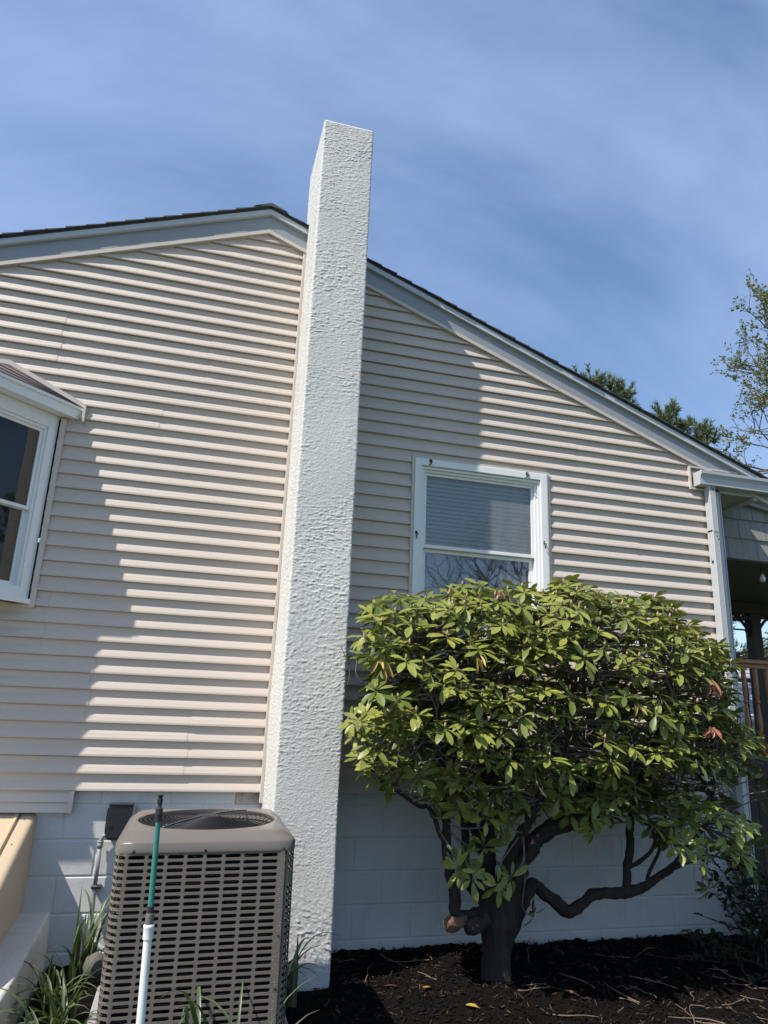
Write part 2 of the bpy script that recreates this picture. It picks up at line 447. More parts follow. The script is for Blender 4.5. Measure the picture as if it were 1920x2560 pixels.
for k in range(ncourse):
    r = 40 - k
    zb = Z40 + k * EXP
    lv = [zb + f * EXP for f, _ in prof] + [z for o in openings for z in o[2:] if zb < z < zb + EXP]
    lv = sorted(set(lv)); jig = .0022 * noise.noise(Vector((k * 3.7, 1, 2)))
    sx = sorted(seams.get(r, []))
    def xlim(z):
        return max(WL, PX - (PZ + .03 - z) / SL), min(WR - .06, PX + (PZ + .03 - z) / SR)
    for za, zc in zip(lv, lv[1:]):
        if za > PZ + .02: continue
        la, ra = xlim(za); lc, rc = xlim(zc)
        zm = (za + zc) / 2
        cuts = [la + .0001] + [x for x in sx if la < x < ra]
        iv = [(-99, 99)]
        for o in openings:
            if o[2] < zm < o[3]:
                new = []
                for (p, q) in iv:
                    if p < o[0]: new.append((p, min(q, o[0])))
                    if q > o[1]: new.append((max(p, o[1]), q))
                iv = new
        # split by seams; a piece to the right of a seam sits slightly proud
        edges = [-99] + [x for x in sx] + [99]
        for pi in range(len(edges) - 1):
            off = -.0032 if pi % 2 == 0 and len(edges) > 2 else 0.0
            for (p, q) in iv:
                e0, e1 = max(p, edges[pi]), min(q, edges[pi + 1])
                if e0 >= e1: continue
                A, B, Cc, Dd = max(e0, la), min(e1, ra), min(e1, rc), max(e0, lc)
                if A >= B: continue
                if Cc < Dd: Cc = Dd = (Cc + Dd) / 2
                ya = prof_y((za - zb) / EXP) + off + jig; yc = prof_y((zc - zb) / EXP) + off * (.8 if zc < zb + EXP * .99 else .3) + jig
                n = max(1, int((B - A) / .5))
                vs = []
                for i in range(n + 1):
                    wob = .0012 * noise.noise(Vector((lerp(A, B, i / n) * 1.3, k * 2.1, 7)))
                    vs.append((lerp(A, B, i / n), ya + wob, za)); vs.append((lerp(Dd, Cc, i / n), yc + wob, zc))
                g.add(vs, [(2 * i, 2 * i + 2, 2 * i + 3, 2 * i + 1) for i in range(n)])
                if za == zb:     # butt returns to the wall under the course
                    vs = [(A, ya, za), (B, ya, za), (B, YB + .014, za + .001), (A, YB + .014, za + .001)]
                    g.add(vs, [(0, 3, 2, 1)])
                if off and abs(e1 - edges[pi + 1]) < 1e-6 and e1 < ra:
                    g.add([(B, ya, za), (B, ya + .0045, za), (Cc, yc + .004, zc), (Cc, yc, zc)], [(0, 1, 2, 3)])
siding = g.build('siding', M['siding'], house, smooth=True, auto=8)
# body behind the siding (closed, dark inside)
g = MB()
def wallpoly(y): return [(WL, y, .9), (WR - .02, y, .9), (WR - .02, y, roofz(WR)), (PX, y, PZ), (WL, y, roofz(WL))]
BK = 8.0
g.add(wallpoly(BK), [(4, 3, 2, 1, 0)])
g.add([(WR - .02, 0, -.1), (WR - .02, BK, -.1), (WR - .02, BK, 3.6), (WR - .02, 0, 3.6)], [(0, 1, 2, 3)])
g.add([(WL, 0, -.1), (WL, BK, -.1), (WL, BK, 3.6), (WL, 0, 3.6)], [(3, 2, 1, 0)])
g.add([(WL, .02, .93), (WR - .02, .02, .93), (WR - .02, BK, .93), (WL, BK, .93)], [(0, 1, 2, 3)])
g.build('side_walls', M['siding'], house)
# short extra strip of siding over the cellar door
g = MB()
for (za, zc, ya, yc) in ((.832, .8965, -.026, -.010), (.772, .830, -.030, -.012)):
    g.add([(-4.9, ya, za), (-2.225, ya, za), (-2.225, yc, zc), (-4.9, yc, zc)], [(0, 1, 2, 3)])
    g.add([(-4.9, ya, za), (-2.225, ya, za), (-2.225, .02, za), (-4.9, .02, za)], [(0, 3, 2, 1)])
g.box(-2.226, -2.196, -.034, .02, .768, .895, b=.002)
g.build('siding_patch', M['trim_tan'], house)

# foundation blocks
g = MB()
BW, BH, GR = .4064, .2032, .006
FY = .028
def blockface(xa, xb, za, zb, mi=0):
    o, c = FY, .0045
    vs = [(xa, o + c, za), (xb, o + c, za), (xb, o + c, zb), (xa, o + c, zb)]
    i1 = .0035; i2 = .010
    vs += [(xa + i1, o + c, za + i1), (xb - i1, o + c, za + i1), (xb - i1, o + c, zb - i1), (xa + i1, o + c, zb - i1)]
    vs += [(xa + i2, o, za + i2), (xb - i2, o, za + i2), (xb - i2, o, zb - i2), (xa + i2, o, zb - i2)]
    fs = [(0, 1, 5, 4), (1, 2, 6, 5), (2, 3, 7, 6), (3, 0, 4, 7), (4, 5, 9, 8), (5, 6, 10, 9), (6, 7, 11, 10), (7, 4, 8, 11), (8, 9, 10, 11)]
    g.add(vs, fs, mi)
for rr in range(-1, 5):
    za, zb = rr * BH, min((rr + 1) * BH, .93)
    off = 0 if rr % 2 == 0 else .5
    i = -14
    while True:
        xa = (i + off) * BW; xb = xa + BW
        if xa > WR: break
        xa, xb = max(xa, WL), min(xb, WR - .06)
        if xb - xa > .02:
            blockface(xa, xb, za, zb, 1 if rr == 4 and -1.23 < xa < -1.2 else 0)
        i += 1
g.add([(WR - .06, FY + .0045, -.2), (WR, FY + .0045, -.2), (WR, FY + .0045, .93), (WR - .06, FY + .0045, .93)], [(0, 1, 2, 3)])
g.build('foundation', [M['block'], M['bare_block']], house)

# rake boards: light bottom channel, broad board, upper fascia
def rake(name, m, y0, y1, lo, hi, split=None):
    g = MB()
    xr = 3.28
    for sgn in (-1, 1):
        if sgn < 0: xa, xb = -5.9, PX; f = lambda x: PZ - (PX - x) * SL
        else: xa, xb = PX, xr; f = lambda x: PZ - (x - PX) * SR
        n = 6
        pts = [lerp(xa, xb, i / n) for i in range(n + 1)]
        vs = []
        for x in pts:
            vs += [(x, y0, f(x) + lo), (x, y0, f(x) + hi), (x, y1, f(x) + hi), (x, y1, f(x) + lo)]
        fs = []
        for i in range(n):
            a, b = 4 * i, 4 * i + 4
            for j in range(4): fs.append((a + j, b + j, b + (j + 1) % 4, a + (j + 1) % 4))
        fs += [(0, 1, 2, 3), (4 * n + 3, 4 * n + 2, 4 * n + 1, 4 * n)]
        g.add(vs, fs)
    return g.build(name, m, house)
rake('rake_channel', M['trim_tan'], -.046, .0, -.052, -.022)
rake('rake_board', M['rake'], -.040, .02, -.022, .112)
rake('rake_fascia', M['alum'], -.068, .02, .109, .155)
# roof: deck plus shingle courses
g = MB()
YE = -.088
for sgn in (-1, 1):
    sl = SL if sgn < 0 else SR
    xe = -5.95 if sgn < 0 else 3.33
    th = math.atan(sl); Lr = abs(xe - PX) / math.cos(th)
    def P(s, y, h):   # s along the slope from the ridge
        return (PX + sgn * (s * math.cos(th) + h * math.sin(th)), y, PZ + .157 - s * math.sin(th) + h * math.cos(th))
    q = [P(0, YE + .02, 0), P(Lr, YE + .02, 0), P(Lr, BK + .3, 0), P(0, BK + .3, 0)]
    g.add(q + [P(s, y, .016) for s, y in ((0, YE + .02), (Lr, YE + .02), (Lr, BK + .3), (0, BK + .3))],
          [(0, 1, 2, 3), (4, 7, 6, 5), (0, 4, 5, 1), (1, 5, 6, 2), (3, 2, 6, 7)], 0)
    s = 0.0; k = 0; ex = .142
    while s < Lr - .01:
        e = min(s + ex, Lr + .015)
        yj = YE + .012 * noise.noise(Vector((k * 2.3, sgn * 3, 1)))
        h0, h1 = .0175, .0305 + .003 * noise.noise(Vector((k * 5.1, sgn, 4)))
        vs = [P(max(s - .02, 0), yj, h0), P(e, yj, h1), P(e, BK + .3, h1), P(max(s - .02, 0), BK + .3, h0),
              P(max(s - .02, 0), yj, .0165), P(e, yj, .0165), P(e, BK + .3, .0165), P(max(s - .02, 0), BK + .3, .0165)]
        g.add(vs, [(0, 3, 2, 1), (0, 1, 5, 4), (1, 2, 6, 5), (3, 7, 6, 2), (4, 5, 6, 7)], 0)
        s = e; k += 1
# ridge cap
g.add([(PX - .13, YE - .004, PZ + .157 + .036 - .05), (PX, YE - .004, PZ + .157 + .040), (PX + .13, YE - .004, PZ + .157 + .036 - .05),
       (PX - .13, BK, PZ + .157 + .036 - .05), (PX, BK, PZ + .157 + .040), (PX + .13, BK, PZ + .157 + .036 - .05),
       (PX, YE - .004, PZ + .165)], [(0, 1, 4, 3), (1, 2, 5, 4), (0, 6, 1), (1, 6, 2)], 0)
roof = g.build('roof', M['shingle'], house)

# chimney: displaced stucco
def stuc(p, n):
    q = Vector(p)
    big = noise.noise(Vector((p[0] * 3.1, p[1] * 3.1, p[2] * 4.2)) + Vector((9, 9, 9)))
    msk = min(1, max(0, .5 + 1.0 * big))
    wv = .012 * noise.noise(q * 6)
    z = p[2] + wv + .10 * (p[0] + p[1]) * noise.noise(q * 1.1)
    dash = noise.noise(Vector((p[0] * 19, p[1] * 19, z * 62)))                 # trowel drags
    dash2 = noise.noise(Vector((p[0] * 44 + 5, p[1] * 44, z * 78 + 3)))
    grain = noise.noise(Vector((p[0] * 95, p[1] * 95, p[2] * 105)))
    grain2 = noise.noise(Vector((p[0] * 150 + 7, p[1] * 150, p[2] * 150)))
    d = min(1, max(0, (dash - .10) / .22)); d2 = min(1, max(0, (dash2 - .02) / .25))
    return .0020 * d * (.2 + .9 * msk) + .0017 * d2 * (.35 + .75 * msk) + .0013 * max(0, grain) + .0008 * grain2 + .006 * noise.noise(q * 1.7)
CX0, CX1, CY0, CY1, CZ0, CZ1 = -1.044, -.648, -.57, .06, -.12, 5.855
g = MB()
def grid(o, du, dv, nu, nv, nrm, rnd):
    base = len(g.v)
    for j in range(nv + 1):
        for i in range(nu + 1):
            p = [o[a] + du[a] * i / nu + dv[a] * j / nv for a in range(3)]
            d = stuc(p, nrm)
            # soften the arrises and the top
            rr = .016
            c_ = Vector((min(max(p[0], CX0 + rr), CX1 - rr), max(p[1], CY0 + rr), min(p[2], CZ1 - rr)))
            dv_ = Vector(p) - c_
            # a box point sits on the rounded box of radius rr
            l_ = dv_.length
            nn_ = dv_ / l_ if l_ > 1e-6 else Vector(nrm)
            q = c_ + nn_ * rr if l_ > 1e-6 else Vector(p)
            et = min(min(p[0] - CX0, CX1 - p[0]), p[1] - CY0)
            if p[2] > CZ1 - .10: q.z -= .030 * max(0, 1 - et / .07) ** 2 * (1 - (CZ1 - p[2]) / .10)
            q += nn_ * d
            g.v.append(tuple(q)); g.t.append(0.0)
    for j in range(nv):
        for i in range(nu):
            a = base + j * (nu + 1) + i
            g.f.append((a, a + 1, a + nu + 2, a + nu + 1)); g.m.append(0)
NV = 1480
grid((CX0, CY0, CZ0), (CX1 - CX0, 0, 0), (0, 0, CZ1 - CZ0), 100, NV, (0, -1, 0), 0)
grid((CX0, CY1, CZ0), (0, CY0 - CY1, 0), (0, 0, CZ1 - CZ0), 90, NV, (-1, 0, 0), 0)
grid((CX1, CY0, CZ0), (0, CY1 - CY0, 0), (0, 0, CZ1 - CZ0), 30, 300, (1, 0, 0), 0)
grid((CX0, CY0, CZ1), (CX1 - CX0, 0, 0), (0, CY1 - CY0, 0), 60, 90, (0, 0, 1), 0)
g.add([(CX1, CY1, 4.6), (CX0, CY1, 4.6), (CX0, CY1, CZ1 - .02), (CX1, CY1, CZ1 - .02)], [(0, 1, 2, 3)])
chim = g.build('chimney', M['stucco'], house, smooth=True)
tag(chim, 'tall white stucco chimney on the outside of the gable wall')
g = MB()
g.box(-1.066, -1.0445, -.040, .0, .835, 5.02, b=.002)
g.build('chimney_trim', M['trim_tan'], house)

# corner trim, gutter, downspout, eave
g = MB()
g.box(2.642, WR, -.034, .0, -.1, 3.41, b=.003)
g.box(WR - .012, WR + .01, -.034, .09, -.1, 3.41, b=.003)
g.build('corner_trim', M['alum'], house)
g = MB()
for i in range(7):     # boxed soffit, boards run across
    g.box(2.74, 3.10, -.02 + .07 * i, .046 + .07 * i, 3.404, 3.42)
g.box(2.74, 3.13, -.02, .47, 3.4205, 3.425)
g.build('soffit', M['soffit'], house)
g = MB()
g.box(3.10, 3.155, -.03, 3.0, 3.375, 3.53, b=.003)
g.box(2.74, 3.155, -.034, -.021, 3.40, 3.56)
g.build('eave_fascia', M['alum'], house)
g = MB()     # surround of the gutter end on the siding
g.box(2.44, 2.458, -.045, -.01, 3.40, 3.615, b=.002); g.box(2.458, 2.95, -.045, -.01, 3.598, 3.615, b=.002); g.box(2.458, 2.66, -.045, -.01, 3.40, 3.414, b=.002)
g.build('gutter_surround', M['trim_tan'], house)
# K-style gutter along the front of the eave
kp = [(-.036, 3.428), (-.115, 3.428), (-.122, 3.432), (-.124, 3.470), (-.128, 3.492), (-.138, 3.510), (-.148, 3.522), (-.150, 3.545), (-.144, 3.549), (-.136, 3.545)]
g = MB(); xa, xb = 2.483, 3.36
vs = [(xa, y, z) for y, z in kp] + [(xb, y, z) for y, z in kp]; n = len(kp)
g.add(vs, [(i, n + i, n + i + 1, i + 1) for i in range(n - 1)])
ip = [(y + (.003 if i else .0), z + .003) for i, (y, z) in enumerate(kp)]
g.add([(x, y, z) for x in (xa + .002, xb) for y, z in ip[:8]], [(i + 1, 8 + i + 1, 8 + i, i) for i in range(7)])
g.box(xa, xb, -.036, -.0345, 3.428, 3.560)
cap_poly = [(-.036, 3.428)] + kp[1:9] + [(-.036, 3.549)]
g.prism([(xa - .002, y, z) for y, z in cap_poly], (.003, 0, 0))
g.prism([(xb, y, z) for y, z in cap_poly], (.003, 0, 0))
gut = g.build('gutter', M['alum'], house)
# corrugated downspout
g = MB()
def ds_section(z):
    xa, xb, ya, yb = 2.579, 2.640, -.108, -.038
    p = [(xa, yb), (xa, ya + .006), (xa + .006, ya)]
    nr = 4
    for i in range(nr):
        a = xa + .008 + (xb - xa - .016) * i / nr; w = (xb - xa - .016) / nr
        p += [(a, ya), (a + w * .25, ya + .009), (a + w * .55, ya + .009), (a + w * .8, ya)]
    p += [(xb - .006, ya), (xb, ya + .006), (xb, yb)]
    return [(x, y, z) for x, y in p]
for (za, zb, sc) in ((3.02, 3.432, 0), (-.02, 3.035, .003)):
    A, B = ds_section(za), ds_section(zb)
    if sc:
        A = [(x, y + sc, z) for x, y, z in A]; B = [(x, y + sc, z) for x, y, z in B]
    n = len(A)
    g.add(A + B, [(i, (i + 1) % n, n + (i + 1) % n, n + i) for i in range(n)] + [tuple(range(n))[::-1]])
dsp = g.build('downspout', M['alum'], house)
g = MB()
for (x, y, z) in ((2.612, -.110, 2.98), (2.612, -.110, 3.40), (2.578, -.07, 2.76), (2.578, -.07, 1.4)):
    if x < 2.6: g.lathe((x, y, z), (-1, 0, 0), [(0, .012), (.003, .012), (.0035, .005), (.006, .004)], 10)
    else: g.lathe((x, y, z), (0, -1, 0), [(0, .006), (.004, .005)], 8)
    g.build('screw', M['screw'], dsp); g = MB()

# right-hand window
wc = MB()
CL, CR, CT, CBt = -.071, 1.056, 3.356, 2.02
wc.box(CL, CL + .052, -.046, .02, CBt, CT, b=.003)                       # left casing
wc.box(CR - .056, CR, -.046, .02, CBt, CT, b=.003)                       # right casing
wc.box(CL + .052, CR - .056, -.0465, .02, CT - .056, CT - .001, b=.003)  # head casing
wc.box(CL - .05, CR + .05, -.075, .02, CBt - .04, CBt, b=.004)           # sill
# jamb steps
for i, (ins, y0, y1) in enumerate(((.052, -.030, .06), (.072, -.012, .075))):
    wc.box(CL + ins, CL + ins + .02, y0, y1, CBt, CT - .057, b=.002)
    wc.box(CR - .004 - ins - .02, CR - .004 - ins, y0, y1, CBt, CT - .057, b=.002)
    wc.box(CL + ins + .02, CR - .024 - ins, y0 + .002, y1, CT - .078 - i * .02, CT - .058 - i * .02, b=.002)
win = wc.build('window', M['white'], house)
tag(win, 'white double-hung window above the bush')
g = MB()
for (xa, xb, za, zb) in ((CL - .022, CL, CBt - .02, CT + .018), (CR, CR + .03, CBt - .02, CT + .018), (CL, CR, CT, CT + .018)):
    g.box(xa, xb, -.038, .0, za, zb, b=.002)
g.box(CR + .0, CR + .006, -.048, -.038, CBt, CT + .01)
g.build('window_trim', M['trim_tan'], win)
SX0, SX1 = CL + .092, CR - .096
def sash(y, za, zb, w, name, wb=None):
    g = MB(); wb = wb or w
    g.box(SX0, SX0 + w, y, y + .022, za, zb, b=.002); g.box(SX1 - w, SX1, y, y + .022, za, zb, b=.002)
    g.box(SX0 + w, SX1 - w, y + .001, y + .022, zb - w, zb, b=.002); g.box(SX0 + w, SX1 - w, y + .001, y + .022, za, za + wb, b=.002)
    g.build(name, M['white'], win)
sash(.006, 2.655, CT - .098, .022, 'upper_sash', .026)
sash(.040, 2.06, 2.66, .034, 'lower_sash', .05)
g = MB()
y = .020; g.add([(SX0 + .02, y, 2.675), (SX1 - .02, y, 2.675), (SX1 - .02, y, CT - .118), (SX0 + .02, y, CT - .118)], [(0, 1, 2, 3)])
g.build('upper_pane', M['glass_hazed'], win)
g = MB()
y = .052; g.add([(SX0 + .03, y, 2.10), (SX1 - .03, y, 2.10), (SX1 - .03, y, 2.63), (SX0 + .03, y, 2.63)], [(0, 1, 2, 3)])
g.build('lower_pane', M['glass'], win)
g = MB()
z = 2.66
while z < CT - .12:
    g.add([(SX0, .070, z), (SX1, .070, z), (SX1, .094, z + .030), (SX0, .094, z + .030)], [(0, 1, 2, 3)]); z += .034
g.build('blind', M['blind'], win)
g = MB()
g.add([(SX0 - .1, .10, 1.9), (SX1 + .1, .10, 1.9), (SX1 + .3, 2.6, 1.9), (SX0 - .3, 2.6, 1.9), (SX0 - .1, .10, 3.5), (SX1 + .1, .10, 3.5), (SX1 + .3, 2.6, 3.5), (SX0 - .3, 2.6, 3.5)],
      [(0, 1, 2, 3), (7, 6, 5, 4), (3, 2, 6, 7), (0, 3, 7, 4), (2, 1, 5, 6)])
g.build('room', M['interior'], win)
for (x, z, side) in ((.055, 3.332, 0), (.880, 3.332, 0), (-.050, 2.735, 1), (1.020, 2.760, 1)):
    g = MB()
    if side == 0:
        g.box(x - .011, x + .011, -.056, -.046, z - .004, z + .02, b=.002)
        g.tube(catmull([(x - .004, -.052, z + .012), (x + .003, -.066, z), (x - .005, -.064, z - .022), (x - .012, -.052, z - .026)]), .005, 6)
    else:
        g.box(x - .007, x + .007, -.055, -.046, z + .004, z + .03, b=.002)
        g.tube(catmull([(x, -.052, z + .02), (x + .006, -.066, z + .004), (x - .003, -.068, z - .014), (x + .006, -.056, z - .03)]), .0045, 6)
    g.build('shutter_hook', M['screw'], win)

# bay window at the left (45 degree side panels)
bx, bd = -2.63, .437
bw = 1.35                                   # width of its front
A0 = Vector((bx, 0)); A1 = Vector((bx - bd, -bd)); A2 = Vector((bx - bd - bw, -bd)); A3 = Vector((bx - 2 * bd - bw, 0))
ZB0, ZB1 = 2.015, 3.31
dirA = (A1 - A0).normalized(); nrmA = Vector((-dirA.y, dirA.x))
if nrmA.x < 0: nrmA = -nrmA
def panel(P, Q, w_in, parts):
    """mesh pieces on the vertical plane P-Q: list of (s0,s1,z0,z1,out0,out1)"""
    d = (Q - P).normalized(); nr = Vector((-d.y, d.x))
    if nr.dot((A1 + A2) / 2 - P + Vector((0, -9))) < 0: nr = -nr
    out = []
    for (s0, s1, z0, z1, o0, o1) in parts:
        c = []
        for o in (o0, o1):
            for z in (z0, z1):
                for s_ in (s0, s1):
                    q = P + d * s_ + nr * o; c.append((q.x, q.y, z))
        out.append((c, [(0, 1, 3, 2), (4, 6, 7, 5), (0, 4, 5, 1), (2, 3, 7, 6), (0, 2, 6, 4), (1, 5, 7, 3)]))
    return out
g = MB(); gt = MB(); gs = MB(); gp = MB(); gb = MB()
Ls = (A1 - A0).length
for (P, Q, Lp) in ((A0, A1, Ls), (A3, A2, Ls), (A1, A2, bw)):
    two = Lp > 1
    fr = [(0.03, .095, ZB0, ZB1, -.06, .004), (Lp - .095, Lp - .03 + .04, ZB0, ZB1, -.06, .004),
          (.095, Lp - .095, 3.215, ZB1, -.06, .003), (.095, Lp - .095, ZB0, 2.115, -.06, .003),
          (0.02, Lp - .01, ZB0 - .0, ZB0 + .03, -.02, .03)]
    # stops
    fr += [(.095, .112, 2.115, 3.215, -.06, -.008), (Lp - .112, Lp - .095, 2.115, 3.215, -.06, -.008), (.112, Lp - .112, 3.195, 3.215, -.06, -.009)]
    for c, f in panel(P, Q, 0, fr): g.add(c, f)
    s0, s1 = .112, Lp - .112
    mz = 2.635
    sh = []
    for (za, zb, o) in ((mz - .012, 3.195, -.022), (2.115, mz + .012, -.044)):
        w = .022 if o > -.03 else .03
        sh += [(s0, s0 + w, za, zb, o - .016, o), (s1 - w, s1, za, zb, o - .016, o), (s0 + w, s1 - w, zb - w, zb, o - .015, o - .001), (s0 + w, s1 - w, za, za + w, o - .015, o - .001)]
        for c, f in panel(P, Q, 0, [(s0 + w, s1 - w, za + w, zb - w, o - .010, o - .010)]): gp.add(c, [f[1]])
    for c, f in panel(P, Q, 0, sh): gs.add(c, f)
    z = mz + .02
    while z < 3.17:
        for c, f in panel(P, Q, 0, [(s0, s1, z, z + .02, -.075, -.065)]): gb.add(c, [f[1]])
        z += .022
    g.add([], [])
bay = g.build('bay_window', M['white'], house)
tag(bay, 'white bay window with angled panel and small shingled roof')
gs.build('sash', M['white'], bay); gp.build('pane', M['glass_bay'], bay)
# tan corner channel where the bay meets the wall, its floor, fascia and roof
g = MB()
g.box(bx - .004, bx + .030, -.042, -.008, ZB0 - .02, 3.30, b=.002)
g.add([(A0.x, A0.y, ZB0), (A1.x, A1.y, ZB0), (A2.x, A2.y, ZB0), (A3.x, A3.y, ZB0), (A0.x, .1, ZB0), (A3.x, .1, ZB0)], [(0, 1, 2, 3, 5, 4)])
g.box(A3.x, bx + .026, -.032, -.005, ZB0 - .022, ZB0 - .002)
g.build('bay_trim', M['trim_tan'], bay)
e = .53; tipx = -2.506
E0 = Vector((tipx, -.01)); E1 = Vector((tipx - .49, -.50)); E2 = Vector((A2.x - (E1.x - A1.x) * 1.0 - .0, -.50)); E3 = Vector((A3.x - .124, -.01))
g = MB()
for (P, Q) in ((E0, E1), (E1, E2), (E2, E3)):
    d = (Q - P).normalized(); nr = Vector((-d.y, d.x))
    if nr.dot(Vector((P.x + Q.x, P.y + Q.y)) / 2 - Vector((A1.x - bw / 2, .6))) < 0: nr = -nr
    for (za, zb, o0, o1) in ((3.312, 3.392, -.02, .0), (3.376, 3.396, -.001, .012)):
        c = []
        for o in (o0, o1):
            for z in (za, zb):
                for q in (P, Q):
                    r_ = q + nr * o; c.append((r_.x, r_.y, z))
        g.add(c, [(0, 1, 3, 2), (4, 6, 7, 5), (0, 4, 5, 1), (2, 3, 7, 6), (0, 2, 6, 4), (1, 5, 7, 3)])
g.add([(q.x, q.y, 3.313) for q in (E0, E1, E2, E3)], [(0, 1, 2, 3)])
g.build('bay_fascia', M['white'], bay)
g = MB()
topz = 3.655; T1 = Vector((-3.03, -.01)); T2 = Vector((A2.x + .03, -.01))
nc = 4
for (P, Q, Pt, Qt) in ((E0, E1, E0, T1), (E1, E2, T1, T2), (E2, E3, T2, E3)):
    for i in range(nc):
        t0, t1 = i / nc, (i + 1) / nc + .05
        t1 = min(t1, 1)
        def pt(base, top, t, zb, lift):
            q = base.lerp(top, t); z = lerp(3.398, topz if (top - base).length > 1e-6 else 3.398, t) + lift
            return (q.x, q.y, z)
        sP = 0.0
        a, b = pt(P, Pt, t0, 0, .014), pt(Q, Qt, t0, 0, .014)
        c, d = pt(Q, Qt, t1, 0, .003), pt(P, Pt, t1, 0, .003)
        a2, b2 = pt(P, Pt, t0, 0, 0), pt(Q, Qt, t0, 0, 0)
        g.add([a, b, c, d, a2, b2], [(0, 1, 2, 3), (4, 5, 1, 0)])
g.build('bay_roof', M['shingle_brown'], bay)
g = MB()
p = [(-2.49, -.036, 3.392), (-3.02, -.036, 3.645), (E3.x + .5, -.036, 3.645)]
for a, b in zip(p, p[1:]):
    g.prism([a, b, (b[0], b[1], b[2] + .034), (a[0], a[1], a[2] + .034)], (0, .03, 0))
g.box(-2.506, -2.486, -.052, -.008, 3.29, 3.425, b=.002)
g.build('bay_flashing', M['trim_tan'], bay)
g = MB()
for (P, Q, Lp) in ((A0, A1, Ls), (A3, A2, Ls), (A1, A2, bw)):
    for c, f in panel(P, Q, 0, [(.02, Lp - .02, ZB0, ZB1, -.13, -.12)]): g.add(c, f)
g.build('dark_backing', M['dark'], bay)  # dark sheets added behind the bay panes to make the glass read dark

# ------------------------------------------------------------------ air conditioner
acx, acy, acl, acr = -1.447, -1.607, -.3675, .3875     # centre column line, front plane, left/right extents
ACD = .775
ZR0 = .815; PB = .0259; PC = .0794
Z_LIP = .833
NROW = 28
ac = thing('air_conditioner', 'brown-grey air conditioner unit with slotted metal sides beside the chimney', 'air conditioner', (acx, acy + ACD / 2, .08))
AL, AR, AF, AB = acx + acl, acx + acr, acy, acy + ACD
RL, RR = .05, .0425
def perim():
    """outline pieces, walked from the left side's back end, round the front, to the right side's back end"""
    return [('l', (AL, AB - .05), (AL, AF + RL)), ('a', (AL + RL, AF + RL), RL, math.pi, 1.5 * math.pi),
            ('l', (AL + RL, AF), (AR - RR, AF)), ('a', (AR - RR, AF + RR), RR, 1.5 * math.pi, 2 * math.pi), ('l', (AR, AF + RR), (AR, AB - .05))]
segs = []
tot = 0
for s_ in perim():
    L = (Vector(s_[1]) - Vector(s_[2])).length if s_[0] == 'l' else s_[2] * (s_[4] - s_[3])
    segs.append((tot, L, s_)); tot += L
def pm(s, inset=0.0):
    for (o, L, q) in segs:
        if s <= o + L + 1e-9 or q is segs[-1][2]:
            t = (s - o) / L
            if q[0] == 'l':
                a, b = Vector(q[1]), Vector(q[2]); p = a.lerp(b, t); d = (b - a).normalized(); nr = Vector((d.y, -d.x))
            else:
                an = lerp(q[3], q[4], t); nr = Vector((math.cos(an), math.sin(an))); p = Vector(q[1]) + nr * q[2]
            return p - nr * inset
sfront = segs[2][0]
cells = []
s0 = sfront - RL + .05 - RL * 0   # front flat starts at AL+RL
first = sfront + (acx - 4 * PC - (AL + RL))
edges_s = [first + PC * i for i in range(9)]
arcL = segs[1][1]
edges_left = [segs[1][0] - .004]
s_ = edges_left[0]
while s_ > .09: s_ -= PC; edges_left.append(s_)
es = edges_left[::-1] + edges_s
r0 = edges_s[-1] + .027
rc = [r0 + .006, segs[3][0] + segs[3][1] + .004]
s_ = rc[-1]
while s_ < tot - .09: s_ += PC; rc.append(s_)
g = MB()
zt0 = ZR0 + PB / 2; zb_ = ZR0 - (NROW - .5) * PB
TH = .004
def cell(sa, sb, zc, hole=True, zlo=None, zhi=None):
    za, zb = (zc - PB / 2, zc + PB / 2) if zlo is None else (zlo, zhi)
    if not hole:
        n = max(2, int((sb - sa) / .012)); vs = []
        for i in range(n + 1):
            p = pm(lerp(sa, sb, i / n)); vs += [(p.x, p.y, za), (p.x, p.y, zb)]
        g.add(vs, [(2 * i, 2 * i + 2, 2 * i + 3, 2 * i + 1) for i in range(n)]); return
    w = sb - sa; mg = min(.006, w * .09); rad = .0076; hz = .0076
    sc = (sa + sb) / 2; hw = w / 2 - mg
    hp = []; op = []
    for i in range(6):
        an = -math.pi / 2 + math.pi * i / 5; hp.append((sc + hw - rad + rad * math.cos(an), zc + hz * math.sin(an)))
    hp.append((sc, zc + hz)); 
    for i in range(6):
        an = math.pi / 2 + math.pi * i / 5; hp.append((sc - hw + rad + rad * math.cos(an), zc + hz * math.sin(an)))
    hp.append((sc, zc - hz))
    om = [(sc + hw - rad, za), (sb, za), (sb, zc - PB * .2), (sb, zc + PB * .2), (sb, zb), (sc + hw - rad, zb), (sc, zb),
          (sc - hw + rad, zb), (sa, zb), (sa, zc + PB * .2), (sa, zc - PB * .2), (sa, za), (sc - hw + rad, za), (sc, za)]
    n = 14
    vs = []
    for (s1, z1) in hp: p = pm(s1); vs.append((p.x, p.y, z1))
    for (s1, z1) in om: p = pm(s1); vs.append((p.x, p.y, z1))
    for (s1, z1) in hp: p = pm(s1, TH); vs.append((p.x, p.y, z1))
    fs = [(i, n + i, n + (i + 1) % n, (i + 1) % n) for i in range(n)] + [(i, (i + 1) % n, 2 * n + (i + 1) % n, 2 * n + i) for i in range(n)]
    g.add(vs, fs)
for rw in range(NROW):
    zc = ZR0 - rw * PB
    for a, b in zip(es, es[1:]): cell(a, b, zc)
    for i, (a, b) in enumerate(zip(rc, rc[1:])):
        solid = (i == 0 and 3 <= rw <= 4)
        if i == 0:
            m_ = (a + b) / 2 
            cell(a, b, zc, not solid)
        else: cell(a, b, zc)
cell(edges_s[-1], r0, 0, False, zb_, zt0)
